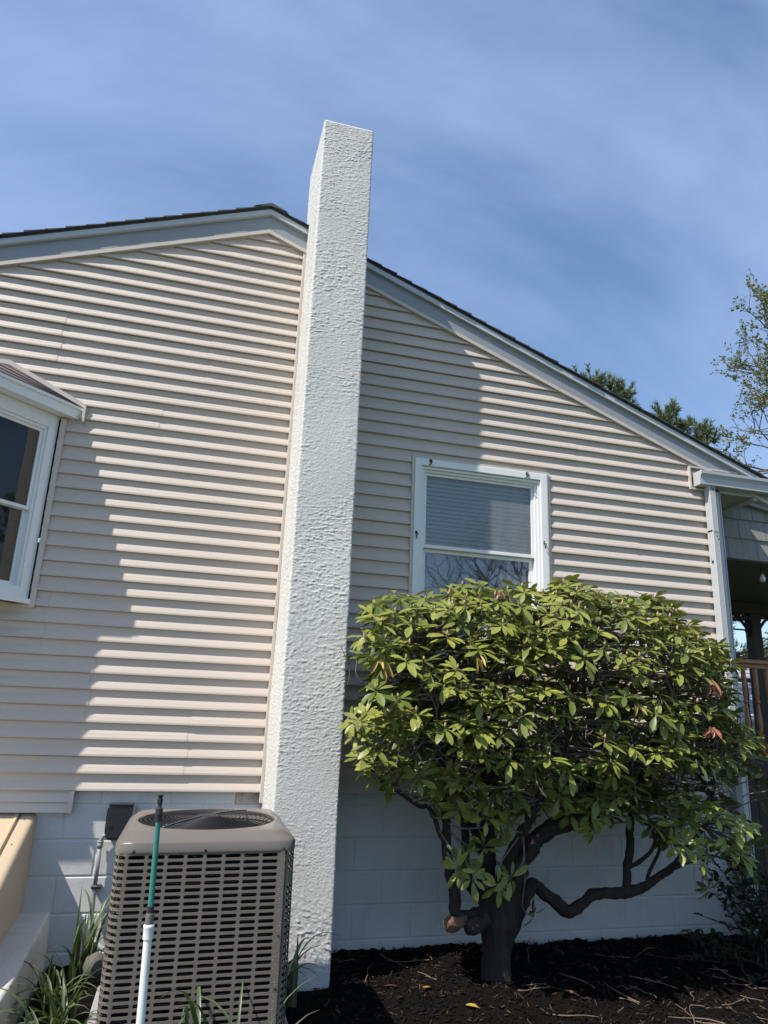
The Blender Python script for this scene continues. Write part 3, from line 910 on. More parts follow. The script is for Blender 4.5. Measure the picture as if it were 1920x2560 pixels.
cell(0, es[0], 0, False, zb_, zt0); cell(rc[-1], tot, 0, False, zb_, zt0)
cell(0, tot, 0, False, zt0, Z_LIP + .01); cell(0, tot, 0, False, .085, zb_)
g.build('louver_panel', M['ac'], ac, smooth=False)
g = MB()
pa, pb = pm(r0 + .003, -.0015), pm(r0 + .003, .01)
g.box(min(pa.x, pb.x) - .003, pa.x + .003, pa.y - .0, pa.y + .02, .085, Z_LIP)
g.build('corner_seam', M['dark'], ac)
g = MB(); g.box(AL + .02, AR - .02, AB - .052, AB - .05, .085, Z_LIP); g.build('back_panel', M['ac'], ac)
# inner coil block and tubing
def rrect(hx0, hx1, hy0, hy1, rad, n=8):
    pts = []
    for (cx, cy, a0) in ((hx1 - rad, hy1 - rad, 0), (hx0 + rad, hy1 - rad, .5), (hx0 + rad, hy0 + rad, 1), (hx1 - rad, hy0 + rad, 1.5)):
        for i in range(n + 1):
            an = (a0 + .5 * i / n) * math.pi; pts.append((cx + rad * math.cos(an), cy + rad * math.sin(an)))
    return pts
g = MB()
o = rrect(AL + .028, AR - .028, AF + .028, AB - .05, .04, 4); n = len(o)
g.add([(x, y, .09) for x, y in o] + [(x, y, .80) for x, y in o], [(i, (i + 1) % n, n + (i + 1) % n, n + i) for i in range(n)])
g.build('coil', M['ac_dark'], ac)
g = MB()
o = rrect(AL + .017, AR - .017, AF + .017, AB - .06, .045, 5)
z = .10; k = 0
while z < .81:
    g.tube([(x, y, z + .004 * math.sin(i * 1.3 + k)) for i, (x, y) in enumerate(o)], .0022, 5, closed=True); z += .0148; k += 1
g.build('coil_tubing', M['coil'], ac, smooth=True)
# cover
g = MB(); N = 72
cxm, cym = (AL + AR) / 2, (AF + AB) / 2
hx, hy = (AR - AL) / 2 + .004, (AB - AF) / 2 + .004
def ring_rr(ins, z, rad):
    pts = []
    a, b = hx - ins, hy - ins
    for i in range(N):
        an = 2 * math.pi * (i + .5) / N; c, s = math.cos(an), math.sin(an)
        # ray / rounded-rectangle hit by bisection
        lo, hi = 0, 2.0
        for _ in range(24):
            m_ = (lo + hi) / 2; x, y = abs(c) * m_, abs(s) * m_
            dx, dy = max(x - (a - rad), 0), max(y - (b - rad), 0)
            inside = (x <= a and y <= b) and (not (dx > 0 and dy > 0) or dx * dx + dy * dy <= rad * rad)
            if inside: lo = m_
            else: hi = m_
        pts.append((cxm + c * lo, cym + s * lo, z))
    return pts
RH = .318
loops = [ring_rr(.004, Z_LIP + .004, .05), ring_rr(.0, Z_LIP, .055), ring_rr(0, Z_LIP + .034, .055), ring_rr(.004, Z_LIP + .040, .055), ring_rr(.012, Z_LIP + .047, .055),
         ring_rr(.044, Z_LIP + .070, .055), ring_rr(.052, Z_LIP + .0745, .055), ring_rr(.060, Z_LIP + .0765, .06)]
zt = Z_LIP + .077
circ = lambda r, z: [(cxm + r * math.cos(2 * math.pi * (i + .5) / N), cym + r * math.sin(2 * math.pi * (i + .5) / N), z) for i in range(N)]
loops += [circ(RH + .012, zt + .001), circ(RH + .003, zt - .001), circ(RH, zt - .008), circ(RH - .004, zt - .06)]
vs = [p for L in loops for p in L]
fs = []
for k in range(len(loops) - 1):
    for i in range(N): fs.append((k * N + i, k * N + (i + 1) % N, (k + 1) * N + (i + 1) % N, (k + 1) * N + i))
g.add(vs, fs)
cover = g.build('top_cover', M['ac'], ac, smooth=True, auto=50)
g = MB()
for k in range(2, 17):
    rr = RH * k / 16.5
    zz = zt - .002 + .014 * (1 - (rr / RH) ** 2)
    g.tube([(cxm + rr * math.cos(2 * math.pi * i / 48), cym + rr * math.sin(2 * math.pi * i / 48), zz) for i in range(48)], .0023, 5, closed=True)
gst = MB()
for k in range(2):
    an = R(52) + k * math.pi
    gst.tube([(cxm + rr * math.cos(an), cym + rr * math.sin(an), zt + .002 + .014 * (1 - (rr / RH) ** 2)) for rr in (.05, .12, .2, .27, RH + .004)], .004, 6)
g.lathe((cxm, cym, zt + .004), (0, 0, 1), [(0, .06), (.006, .062), (.010, .055), (.011, .0)], 24)
fg = g.build('fan_guard', M['black_wire'], ac, smooth=True)
gst.build('strut', M['steel'], fg, smooth=True)
g = MB()
g.lathe((cxm, cym, zt - .11), (0, 0, 1), [(0, RH - .01), (.003, RH - .01)], 40)
g.build('fan_well', M['dark'], ac)
g = MB()
for k in range(3):
    an = k * 2.094 + .4
    c, s = math.cos(an), math.sin(an)
    vs = []
    for (r_, w, tz) in ((.06, .05, .02), (.18, .09, .03), (.28, .11, .03)):
        for sg in (-1, 1):
            vs.append((cxm + c * r_ - s * w * sg, cym + s * r_ + c * w * sg, zt - .07 + tz * sg))
    g.add(vs, [(0, 1, 3, 2), (2, 3, 5, 4)])
g.lathe((cxm, cym, zt - .1), (0, 0, 1), [(0, .07), (.06, .07), (.07, .03)], 20)
g.build('fan', M['box'], ac)
g = MB()
for x in (AL + .075, acx + .0, AR - .05):
    g.lathe((x, AF - .004, Z_LIP + .006), (0, -1, 0), [(0, .006), (.003, .006), (.0045, .003)], 8); g.build('screw', M['screw'], ac); g = MB()
for z in (.50, .30):
    p = pm(r0 - .012, .0); g.lathe((p.x, p.y, z), (0, -1, 0), [(0, .0045), (.003, .0045), (.0045, .002)], 8); g.build('screw', M['screw'], ac); g = MB()
rng = random.Random(5)
g = MB()
for k in range(420):
    if rng.random() < .55:
        s1 = edges_s[-1] + rng.uniform(-.002, .028); z1 = .12 + .68 * rng.random()
    else:
        cx_ = rng.randrange(8); rw = rng.randrange(NROW)
        s1 = edges_s[cx_] + rng.uniform(0, PC); z1 = ZR0 - rw * PB - PB / 2 + rng.uniform(-.0035, .004)
    p = pm(s1); rd = rng.uniform(.0008, .0021)
    g.lathe((p.x, p.y, z1), (0, -1, 0), [(0, rd), (rd * .5, rd * .8), (rd * .75, rd * .2)], 6)
dr = g.build('water_droplets', M['droplet'], ac, smooth=True); dr['kind'] = 'stuff'
ac.rotation_euler = (0, -.013, -.0139)
ac.location.x += .0098 + .0054
g = MB()
g.box(AL - .05, AR + .06, AF - .05, AB + .05, -.12, .084, b=.008)
tag(g.build('equipment_pad', M['pad'], org=(acx, acy + .3, 0)), 'grey pad under the air conditioner unit', 'pad')

# ------------------------------------------------------------------ disconnect box and conduit
db = thing('disconnect_box', 'black electrical disconnect box on the block wall behind the air conditioner', 'electrical box', (-1.906, FY, .62))
g = MB()
g.box(-1.968, -1.846, -.070, FY, .622, .822, b=.004)
g.build('enclosure', M['box'], db)
g = MB()
g.box(-1.978, -1.836, -.094, -.071, .635, .829, b=.005)
g.box(-1.980, -1.834, -.100, -.03, .822, .832, b=.003)
g.tube([(-1.981, -.085, .66), (-1.983, -.09, .70), (-1.983, -.09, .78), (-1.981, -.085, .81)], .005, 6)
g.box(-1.97, -1.95, -.101, -.094, .70, .716, b=.002)
g.build('lid', M['box'], db)
g = MB()
g.tube(catmull([(-1.965, -.01, .648), (-1.992, -.01, .640), (-2.006, -.01, .615), (-2.007, -.01, .585)]), .013, 10)
g.tube([(-2.007, -.01, .605), (-2.007, -.01, .572)], .017, 10)
g.tube([(-2.007, -.01, .585), (-2.005, -.01, .36)], .0125, 10)
g.tube([(-2.007, -.01, .61), (-2.007, -.01, .602)], .019, 10)
pth = catmull([(-2.005, -.01, .365), (-2.004, -.012, .28), (-1.995, -.03, .18), (-1.955, -.10, .09), (-1.87, -.32, .10), (-1.80, -.78, .22)], 14)
g.tube(pth, [.0132 + (.0016 if i % 2 else -.0012) for i in range(len(pth))], 10)
g.build('conduit', M['conduit'], db, smooth=True)
g = MB()
g.box(-2.026, -1.968, -.028, FY, .347, .362, b=.003)
g.build('clamp', M['pole_black'], db)

# ------------------------------------------------------------------ telescopic pole
pole = thing('extension_pole', 'green and white extension pole standing in front of the air conditioner', 'pole', (-1.615, -2.12, GZ))
Z_TIP = 1.112; P_TIP = (-1.649,); P_SL = .029
def pp(z):
    t = (Z_TIP - z); return Vector((P_TIP[0] + t * P_SL, -2.10 - .02 * t, z))
axp = (pp(1) - pp(0)).normalized()
def seg(name, m, lst, k=14):
    f = lambda z: z if z < 0 else Z_TIP - (1.062 - z) * .875
    g = MB(); b = pp(f(lst[0][0]))
    g.lathe(b, axp, [((pp(f(z)) - b).length, r * .875) for z, r in lst], k)
    return g.build(name, m, pole, smooth=True, auto=40)
seg('shaft', M['pole_white'], [(GZ, .0165), (.545, .0165)])
seg('white_collar', M['pole_white'], [(.532, .0205), (.570, .0208), (.574, .0222), (.580, .0222), (.584, .019)])
seg('grip_collar', M['pole_grey'], [(.580, .0165), (.583, .0172), (.622, .0165), (.624, .014)])
seg('lock_ring', M['pole_black'], [(.620, .0145), (.648, .0142), (.649, .0115)])
seg('green_shaft', M['pole_green'], [(.645, .0115), (.975, .0105)])
seg('tip', M['pole_black'], [(.962, .0125), (.985, .0128), (.987, .0150), (1.000, .0155), (1.002, .0148), (1.012, .0155), (1.014, .0105), (1.018, .0085), (1.030, .0088), (1.032, .0108), (1.050, .0112), (1.052, .0082), (1.056, .008), (1.061, .0125), (1.066, .0135)])

# ------------------------------------------------------------------ cellar bulkhead
bk = thing('cellar_bulkhead', 'beige steel cellar door on low white concrete walls under the bay window', 'cellar door', (-3.1, -.8, GZ))
bl, br = -3.85, -2.393
def bz(y): return .757 + .362 * y
g = MB()
YF = -1.62
prf = []   # section across x: side face, rounded arris, top
def sec(y):
    z = bz(y); rr = .035
    p = [(br, .2 if True else 0)]
    out = [(br, min(.19, z - .05))]
    for i in range(6):
        an = i / 5 * math.pi / 2
        out.append((br - rr + rr * math.cos(an), z - rr + rr * math.sin(an)))
    out += [(br - .082, z + .0005), (br - .086, z - .012), (br - .094, z - .012), (br - .098, z + .012), (br - .112, z + .013), (br - .118, z + .006), (bl, z + .006)]
    return [(x, y, zz) for x, zz in out]
ys = [FY] + [lerp(0, YF, i / 10) for i in range(11)]
n = len(sec(0)); vs = []
for y in ys: vs += sec(y)
g.add(vs, [(i * n + j, i * n + j + 1, (i + 1) * n + j + 1, (i + 1) * n + j) for i in range(len(ys) - 1) for j in range(n - 1)])
g.add([(br, YF, .17), (bl, YF, .17), (bl, YF, bz(YF) + .006), (br - .04, YF, bz(YF))], [(0, 1, 2, 3)])
g.add([(bl, FY, .1), (bl, YF, .1), (bl, YF, bz(YF)), (bl, FY, bz(FY))], [(0, 1, 2, 3)])
g.build('door', M['beige'], bk, smooth=True, auto=35)
g = MB()
for i in range(3):
    y = -.06 - .25 * i; z = bz(y)
    g.lathe((br - .055, y, z - .0), (0, 0, 1), [(0, .005), (.003, .004)], 8); g.build('screw', M['screw'], bk); g = MB()
g = MB(); base = len(g.v); nx, ny = 10, 60
top = lambda y: .222 + .06 * y if y > -1 else .162 + .02 * (y + 1)
xr_, xl_ = -2.233, -2.46
secs = []
for j in range(ny + 1):
    y = lerp(FY, -2.2, j / ny); z = top(min(y, 0))
    w = lambda a, b: .006 * noise.noise(Vector((a * 9, y * 9, b * 9)))
    row = [(xr_ + .012 + w(1, 0), y, -.15), (xr_ + .006 + w(1, .1), y, z * .3), (xr_ + w(1, .2), y, z - .02), (xr_ - .005, y, z - .006 + w(2, 0)), (xr_ - .02, y, z + w(3, 0)), (xr_ - .09, y, z + .002 + w(4, 0)), (xr_ - .155, y, z + .004 + w(5, 0)), (xl_, y, z + .005)]
    secs.append(row)
n = 8
vs = [p for r_ in secs for p in r_]
g.add(vs, [(i * n + j, i * n + j + 1, (i + 1) * n + j + 1, (i + 1) * n + j) for i in range(ny) for j in range(n - 1)])
g.add(secs[-1] + [(xl_, -2.2, -.15)], [tuple(range(9))])
g.add([(bl - .1, -2.2, -.15), (xl_, -2.2, -.15), (xl_, -2.2, .1), (bl - .1, -2.2, .1), (bl - .1, YF, .18), (xl_, YF, .18)], [(0, 1, 2, 3), (3, 2, 5, 4)])
g.build('curb', M['concrete'], bk, smooth=True)

# ------------------------------------------------------------------ rhododendron
def leaf(mb, base, dirv, up, L, W, droop, fold=.25, mi=0, tint=0.0, seg=5, shape='ell'):
    d = Vector(dirv).normalized(); u = Vector(up)
    side = d.cross(u)
    if side.length < 1e-4: side = Vector((1, 0, 0))
    side.normalize(); nrm = side.cross(d).normalized()
    ts = [0, .12, .30, .52, .74, .90, 1.0]
    ws = [.07, .10, .62, 1.0, .92, .52, .04]
    vs = []; p = Vector(base); prev = 0
    ang = 0
    for t, w in zip(ts, ws):
        step = (t - prev) * L; prev = t
        ang += droop * (step / L)
        dd = d * math.cos(ang) - nrm * math.sin(ang); nn = nrm * math.cos(ang) + d * math.sin(ang)
        p = p + dd * step
        hw = W * .5 * w
        vs += [p - side * hw + nn * hw * fold, p, p + side * hw + nn * hw * fold]
    fs = []
    for i in range(len(ts) - 1):
        a = 3 * i
        fs += [(a, a + 1, a + 4, a + 3), (a + 1, a + 2, a + 5, a + 4)]
    mb.add(vs, fs, mi, tint)

outline = [(-0.75, 1.45), (-0.72, 1.69), (-0.71, 1.93), (-0.57, 2.05), (-0.33, 2.16), (-0.06, 2.23), (0.29, 2.3), (0.63, 2.25), (0.8, 2.31), (1.2, 2.31), (1.47, 2.27), (1.69, 2.17), (1.98, 2.05), (2.11, 1.83), (2.12, 1.58), (2.24, 1.38), (2.19, 1.22), (2.02, 1.1), (2.03, 0.88), (1.94, 0.68), (1.64, 0.82), (1.31, 0.98), (1.04, 0.95), (0.65, 0.98), (0.35, 1.03), (0.2, 0.87), (-0.07, 1.02), (-0.3, 1.17), (-0.52, 1.04), (-0.57, 1.14), (-0.53, 1.27), (-0.64, 1.29)]
def inside(x, z):
    c = False; n = len(outline)
    for i in range(n):
        (xa, za), (xb, zb) = outline[i], outline[(i + 1) % n]
        if (za > z) != (zb > z) and x < (xb - xa) * (z - za) / (zb - za) + xa: c = not c
    return c
def bdist(x, z):
    best = 9
    n = len(outline)
    for i in range(n):
        a, b = Vector(outline[i]), Vector(outline[(i + 1) % n]); p = Vector((x, z)); ab = b - a
        t = max(0, min(1, (p - a).dot(ab) / ab.length_squared)); best = min(best, (p - a - ab * t).length)
    return best
rb = thing('rhododendron_bush', 'large rounded green rhododendron bush with crooked bare trunk in front of the wall', 'bush', (.31, -.68, GZ))
YC = -.80
branches = dict(
    trunk=([(.31, -.68, -.10), (.31, -.68, -.04), (.312, -.68, .06), (.318, -.68, .15), (.335, -.68, .25), (.345, -.68, .36), (.33, -.68, .44)], [.05, .05, .05, .05, .05, .05, .05]),
    A=([(.36, -.68, .34), (.399, -.70, .45), (.443, -.72, .54), (.465, -.72, .611), (.534, -.74, .70), (.626, -.77, .789), (.774, -.80, .835), (.888, -.82, .882), (1.003, -.82, .922), (1.182, -.84, 1.011), (1.36, -.82, 1.22), (1.5, -.8, 1.5)], [.07, .062, .058, .050, .052, .047, .042, .038, .034, .028, .02, .012]),
    B=([(.31, -.66, .34), (.287, -.62, .483), (.287, -.60, .569), (.297, -.60, .716), (.28, -.62, .865), (.271, -.65, 1.017), (.236, -.7, 1.2), (.3, -.75, 1.5), (.42, -.8, 1.8)], [.07, .055, .052, .050, .044, .036, .03, .022, .012]),
    C=([(.24, -.70, .31), (.11, -.72, .303), (.036, -.74, .33), (.018, -.74, .459), (-.009, -.72, .602), (-.022, -.70, .864), (-.033, -.7, 1.014), (-.06, -.7, 1.2), (-.12, -.75, 1.55), (-.2, -.78, 1.85)], [.05, .042, .034, .031, .028, .026, .022, .019, .015, .008]),
    stub=([(.22, -.74, .30), (.11, -.80, .29), (.07, -.83, .285)], [.045, .038, .034]),
    D=([(.27, -.62, .36), (.185, -.57, .456), (.172, -.54, .571), (.167, -.54, .79), (.131, -.55, .97), (.078, -.58, 1.14), (.0, -.65, 1.5)], [.045, .032, .028, .025, .022, .018, .010]),
    E=([(.40, -.66, .24), (.492, -.62, .335), (.546, -.60, .405), (.605, -.58, .44), (.687, -.58, .387), (.774, -.58, .32), (.854, -.60, .281), (.938, -.60, .337), (1.032, -.60, .386), (1.239, -.60, .389), (1.395, -.60, .431), (1.558, -.62, .52), (1.668, -.64, .628), (1.758, -.66, .723), (1.85, -.7, .9), (1.9, -.72, 1.2)], [.055, .042, .040, .040, .037, .036, .038, .033, .034, .032, .026, .022, .02, .017, .012, .008]),
    Eu=([(1.239, -.60, .395), (1.255, -.61, .555), (1.279, -.63, .71), (1.284, -.64, .836), (1.338, -.66, .997), (1.38, -.7, 1.161), (1.5, -.75, 1.5), (1.6, -.78, 1.8)], [.03, .027, .025, .024, .021, .018, .014, .008]),
    Ev=([(1.268, -.62, .54), (1.37, -.66, .623), (1.42, -.68, .709), (1.354, -.70, .804), (1.215, -.74, .915), (1.1, -.78, 1.1)], [.014, .012, .011, .010, .009, .006]),
    Ew=([(1.395, -.60, .439), (1.434, -.62, .568), (1.502, -.64, .677), (1.503, -.66, .804), (1.6, -.7, 1.05)], [.013, .011, .010, .009, .006]),
    L=([(-.011, -.72, .70), (-.071, -.72, .761), (-.141, -.74, .908), (-.208, -.76, .915), (-.308, -.78, .966), (-.426, -.80, 1.046), (-.534, -.82, 1.10)], [.014, .014, .013, .012, .010, .008, .006]),
    F=([(.33, -.68, .42), (.36, -.74, .6), (.42, -.84, .8), (.5, -.92, 1.0), (.62, -1.0, 1.3), (.75, -1.0, 1.7), (.8, -.95, 2.0)], [.055, .036, .032, .028, .022, .016, .009]),
    G=([(.9, -.82, .885), (.95, -.72, 1.05), (1.0, -.66, 1.3), (1.05, -.66, 1.7), (1.1, -.7, 2.0)], [.024, .022, .018, .013, .008]),
    H=([(.287, -.6, .58), (.22, -.5, .8), (.12, -.45, 1.1), (.1, -.45, 1.5)], [.03, .024, .018, .01]),
    I=([(1.52, -.62, .50), (1.62, -.70, .56), (1.74, -.78, .62), (1.86, -.84, .60), (1.97, -.86, .58)], [.012, .009, .007, .005, .004]))
g = MB()
skel = []
for nm, (P, rd) in branches.items():
    sub = 10 if rd[0] > .04 else 6
    c = catmull(P, sub)
    rr = []
    for i in range(len(rd) - 1):
        for j in range(sub): rr.append(lerp(rd[i], rd[i + 1], j / sub))
    rr.append(rd[-1])
    if nm != 'trunk':
        c = [p + Vector((noise.noise(p * 9), noise.noise(p * 9 + Vector((5, 5, 5))), noise.noise(p * 9 + Vector((2, 8, 1))))) * (.012 if rr[i] > .015 else .018) for i, p in enumerate(c)]
    g.tube(c, rr, 20 if rd[0] > .04 else 9, rough=.34 if rd[0] > .02 else .12)
    if nm in ('A', 'B', 'C', 'D', 'Eu', 'F', 'G', 'H', 'E', 'Ev', 'Ew', 'L', 'I'):
        skel += [p for p in c if p.z > .78]
def bole(path, rad, k=40, n=60, amp=.16):
    c = catmull(path, n // (len(path) - 1)); vs = []; m_ = len(c)
    for i, p in enumerate(c):
        f = i / (m_ - 1) * (len(rad) - 1); a = int(min(f, len(rad) - 2)); r_ = lerp(rad[a], rad[a + 1], f - a)
        for q in range(k):
            an = 2 * math.pi * q / k; c_, s_ = math.cos(an), math.sin(an)
            tw = an + p.z * 1.2
            h = amp * noise.noise(Vector((math.cos(tw) * 2.1, math.sin(tw) * 2.1, p.z * 2.2))) + .10 * noise.noise(Vector((math.cos(tw) * 5.5, math.sin(tw) * 5.5, p.z * 4.5))) \
                + .06 * noise.noise(Vector((math.cos(tw) * 12, math.sin(tw) * 12, p.z * 9))) + .12 * max(0, noise.noise(Vector((c_ * 3 + 5, s_ * 3, p.z * 9))))
            vs.append((p.x + c_ * r_ * (1 + h), p.y + s_ * r_ * (1 + h) * .92, p.z))
    g.add(vs, [(a * k + b, a * k + (b + 1) % k, (a + 1) * k + (b + 1) % k, (a + 1) * k + b) for a in range(m_ - 1) for b in range(k)])
bole([(.31, -.68, -.12), (.31, -.68, -.05), (.312, -.68, .06), (.318, -.68, .16), (.335, -.68, .26), (.342, -.68, .36), (.335, -.68, .44), (.33, -.68, .50)], [.112, .092, .080, .086, .116, .120, .090, .05])
trunk = g.build('trunk', M['bark'], rb, smooth=True)
g = MB()
g.tube([(.075, -.78, .318), (.01, -.81, .307), (-.03, -.82, .304), (-.058, -.83, .303)], [.026, .030, .034, .026], 14, rough=.9)
g.lathe((-.058, -.83, .303), (-1, -.3, 0), [(0, .025), (.004, .021), (.005, .0)], 10)
cw = g.build('cut_branch', M['cutwood'], rb, smooth=True)
tag(cw, 'pale sawn branch stub on the trunk')

rng = random.Random(11)
whorls = []
# sparse patches where the photo shows bare twigs / dark interior (x, z, rx, rz)
gaps = [(-.41, 1.52, .30, .14), (.69, 1.41, .36, .17), (-.10, 1.21, .20, .11), (1.08, 1.72, .18, .10), (1.68, 1.57, .20, .16), (1.13, 1.26, .20, .12), (1.74, .96, .42, .22), (.24, 1.63, .20, .07), (.41, 1.27, .20, .06), (1.46, 1.84, .14, .08), (.13, .95, .3, .1)]
def ingap(x, z): return any(((x - a) / c) ** 2 + ((z - b) / d) ** 2 < 1.3 for a, b, c, d in gaps)
tries = 0
cam_p = Vector((-1.597, -4.979, 1.445))
def front_at(x, y, z):
    k = (y - cam_p.y) / (YC - cam_p.y)
    return (cam_p.x + (x - cam_p.x) * k, y, cam_p.z + (z - cam_p.z) * k)
def blocked(p, rad, lst):
    return any(abs(q[0].x - p.x) < rad and abs(q[0].z - p.z) < rad and (q[0] - p).length_squared < rad * rad for q in lst)
targets = {'front': 300, 'mid': 380, 'back': 560}
count = {'front': 0, 'mid': 0, 'back': 0}
while sum(count.values()) < 1230 and tries < 120000:
    tries += 1
    x, z = rng.uniform(-.80, 2.30), rng.uniform(.62, 2.36)
    rag = Vector((x * 3.4, 1.7, z * 3.4))
    xo, zo = x + .11 * noise.noise(rag), z + .11 * noise.noise(rag + Vector((7, 3, 9)))
    if not inside(xo, zo): continue
    d = bdist(xo, zo)
    if d < (.09 if x > 1.6 else .02): continue
    T = .56 * math.sqrt(max(0, 1 - (1 - min(d / .5, 1)) ** 2)) + .03
    kind = rng.choice(('front', 'mid', 'back'))
    if count[kind] >= targets[kind]: continue
    if kind == 'front': y = YC - T + rng.uniform(-.02, .12)
    elif kind == 'back': y = YC + min(T, .52) - rng.uniform(0, .14)
    else: y = YC + rng.uniform(-T * .25, T * .7)
    front = y < YC - T * .4
    if ingap(x, z) and y < YC + .12 and rng.random() < .95: continue
    if z < 1.2 and x < 1.3 and front and rng.random() < .35: continue
    cl = noise.noise(Vector((x * 4.2, y * 4.2, z * 5.5)))
    if front and (cl < -.16 or (z < 1.95 and rng.random() > .52 + .60 * math.sin(z * 20 + x * 2.2 + 1.5 * math.sin(x * 3.1)))): continue
    y += .10 * cl if front else 0
    # the crown bulges towards the viewer: keep its outline the same width at every depth
    k = (y - cam_p.y) / (YC - cam_p.y)
    p = Vector((cam_p.x + (x - cam_p.x) * k, y, cam_p.z + (z - cam_p.z) * k))
    if p.y > -.14: p.y = -.14
    if x < -.60: continue
    if p.x < -.50 and p.y > -.68: p.y = -.7 - rng.random() * .2
    if blocked(p, .096 if front else .060, whorls): continue
    e = .06
    gx = (bdist(x - e, z) if inside(x - e, z) else -bdist(x - e, z)) - (bdist(x + e, z) if inside(x + e, z) else -bdist(x + e, z))
    axis = Vector((gx / (2 * e) * .32 + rng.uniform(-.18, .18), (rng.uniform(-.75, -.1) if front else (.3 if y > YC else -.1)) + rng.uniform(-.1, .1), 1)).normalized()
    whorls.append((p, axis, front, 1.0)); count[kind] += 1
# hand-placed whorls low on the trunk and on the right
for (x, y, z, ax) in ((.03, -.86, .66, (-.5, -.5, .5)), (.06, -.92, .56, (-.2, -.8, .2)), (-.02, -.90, .60, (-.8, -.5, .2)), (.22, -.92, .52, (.1, -.8, .1)), (.29, -.94, .56, (.2, -.8, .3)), (.14, -.9, .72, (-.1, -.5, .8)),
                      (.84, -.92, .80, (.1, -.6, -.3)), (.30, -.88, .83, (.3, -.7, -.2)), (.50, -.80, .32, (.5, -.4, -.5)), (1.72, -.80, .44, (.3, -.5, -.3)), (1.90, -.84, .60, (.4, -.4, .4)), (1.98, -.86, .57, (.6, -.2, .3)),
                      (1.95, -.85, .70, (.5, -.4, .3)), (2.08, -.86, .80, (.6, -.3, .3)), (2.15, -.84, .98, (.7, -.3, .2)), (2.12, -.88, .70, (.8, -.3, .2)), (2.16, -.86, 1.14, (.7, -.4, .4)), (2.22, -.88, 1.26, (.8, -.4, .4)),
                      (.10, -.7, .95, (0, -.5, -.2)), (-.12, -.7, .92, (-.3, -.4, -.3)), (.55, -.9, .98, (0, -.7, .4)), (-.64, -.85, 1.30, (-.6, -.5, .4)), (-.67, -.86, 1.37, (-.8, -.4, .4)), (-.58, -.86, 1.42, (-.6, -.6, .5))):
    whorls.append((Vector((x, y, z)), Vector(ax).normalized(), True, 1.0))
# ragged lower edge: shoots hanging under the crown
for k in range(66):
    x = rng.uniform(-.55, 2.05); z = .62
    if k % 6 == 0: x = rng.uniform(1.3, 2.1)
    while z < 1.6 and not inside(x, z): z += .02
    z -= rng.uniform(-.05, .10 if x < 1.2 else .20)
    y = YC + rng.uniform(-.42, .30)
    p = Vector(front_at(x, y, z))
    if p.x < -.45: p.y = min(p.y, -.72)
    if z < .62: continue
    whorls.append((p, Vector((rng.uniform(-.4, .4), rng.uniform(-.7, -.1), rng.uniform(.2, 1))).normalized(), p.y < YC - .15, 1.0))
g = MB(); gbud = MB(); gtw = MB(); nb = 0
for wi, (c, ax, front, sc) in enumerate(whorls):
    u = ax.cross(Vector((.3, .2, 1)) if abs(ax.z) < .95 else Vector((1, 0, 0))).normalized(); w = ax.cross(u)
    nl = rng.randint(7, 11) if front else 8; a0 = rng.uniform(0, 6.3)
    ttone = min(1, max(0, rng.gauss(.45, .25)))
    for j in range(nl):
        an = a0 + j * 2.39996 + rng.uniform(-.25, .25)
        el = rng.uniform(-.15, .42) - (.55 if rng.random() < .2 else 0)
        d = (u * math.cos(an) + w * math.sin(an)) * math.cos(el) + ax * math.sin(el)
        L = (rng.choice((rng.uniform(.095, .136), rng.uniform(.075, .118))) if front else rng.uniform(.09, .13)) * sc; W = L * (rng.uniform(.28, .35) if front else .36)
        leaf(g, c + d * .006 - ax * rng.uniform(0, .02), d, ax, L, W, rng.uniform(.0, .75), rng.uniform(.10, .35), 0, min(1, max(0, ttone + rng.uniform(-.25, .25))))
    if c.z > 1.2 and rng.random() < .68 and (front or c.z > 2.1):
        b0 = c + ax * .004; h = rng.uniform(.018, .034)
        axb = (ax + Vector((0, 0, .8))).normalized()
        t0 = len(gbud.v)
        gbud.lathe(b0, axb, [(-.004, .003), (h * .3, .0068), (h * .55, .0066), (h * .85, .003), (h, .0004)], 7)
        tv = rng.random() ** 1.5
        for i in range(t0, len(gbud.v)): gbud.t[i] = tv
    # twig back to the nearest branch
    if skel and (front or rng.random() < .45):
        q = min(skel, key=lambda s: (s - c).length + max(0, s.z - c.z + .05) * 2)
        if (q - c).length < .55:
            mid = q.lerp(c, .5) + Vector((rng.uniform(-.06, .06), rng.uniform(-.05, .05), -.01 - rng.random() * .03))
            pt = catmull([q, mid, c - ax * .07 + Vector((rng.uniform(-.02, .02), 0, 0)), c], 4)
            n = len(pt)
            gtw.tube(pt, [lerp(.0062, .0024, i / (n - 1)) for i in range(n)], 5, tint=0)
# bare crooked twigs in the gaps
for k in range(120):
    a, b, rc_, rd_ = rng.choice(gaps[:6] * 2 + gaps[6:] + [(1.2, 1.5, .5, .2), (.2, 1.05, .5, .12)])
    p = Vector(front_at(a + rng.uniform(-1, 1) * rc_, YC + rng.uniform(-.45, -.1), b + rng.uniform(-1, 1) * rd_))
    pts = [p]; d = Vector((rng.uniform(-1, 1), rng.uniform(-.6, .2), rng.uniform(-.4, 1))).normalized()
    for i in range(4):
        d = (d + Vector((rng.uniform(-.7, .7), rng.uniform(-.4, .4), rng.uniform(-.5, .6)))).normalized(); pts.append(pts[-1] + d * rng.uniform(.03, .075))
    c = catmull(pts, 3); n = len(c)
    gtw.tube(c, [lerp(.0045, .0018, i / (n - 1)) for i in range(n)], 5)
    if rng.random() < .5:
        q = pts[2]; d2 = Vector((rng.uniform(-1, 1), rng.uniform(-.4, .2), rng.uniform(-.2, 1))).normalized()
        gtw.tube([q, q + d2 * .05, q + d2 * .08 + Vector((0, 0, .01))], [.003, .0025, .0015], 5)
fol = g.build('foliage', M['rhodo'], rb, smooth=True)
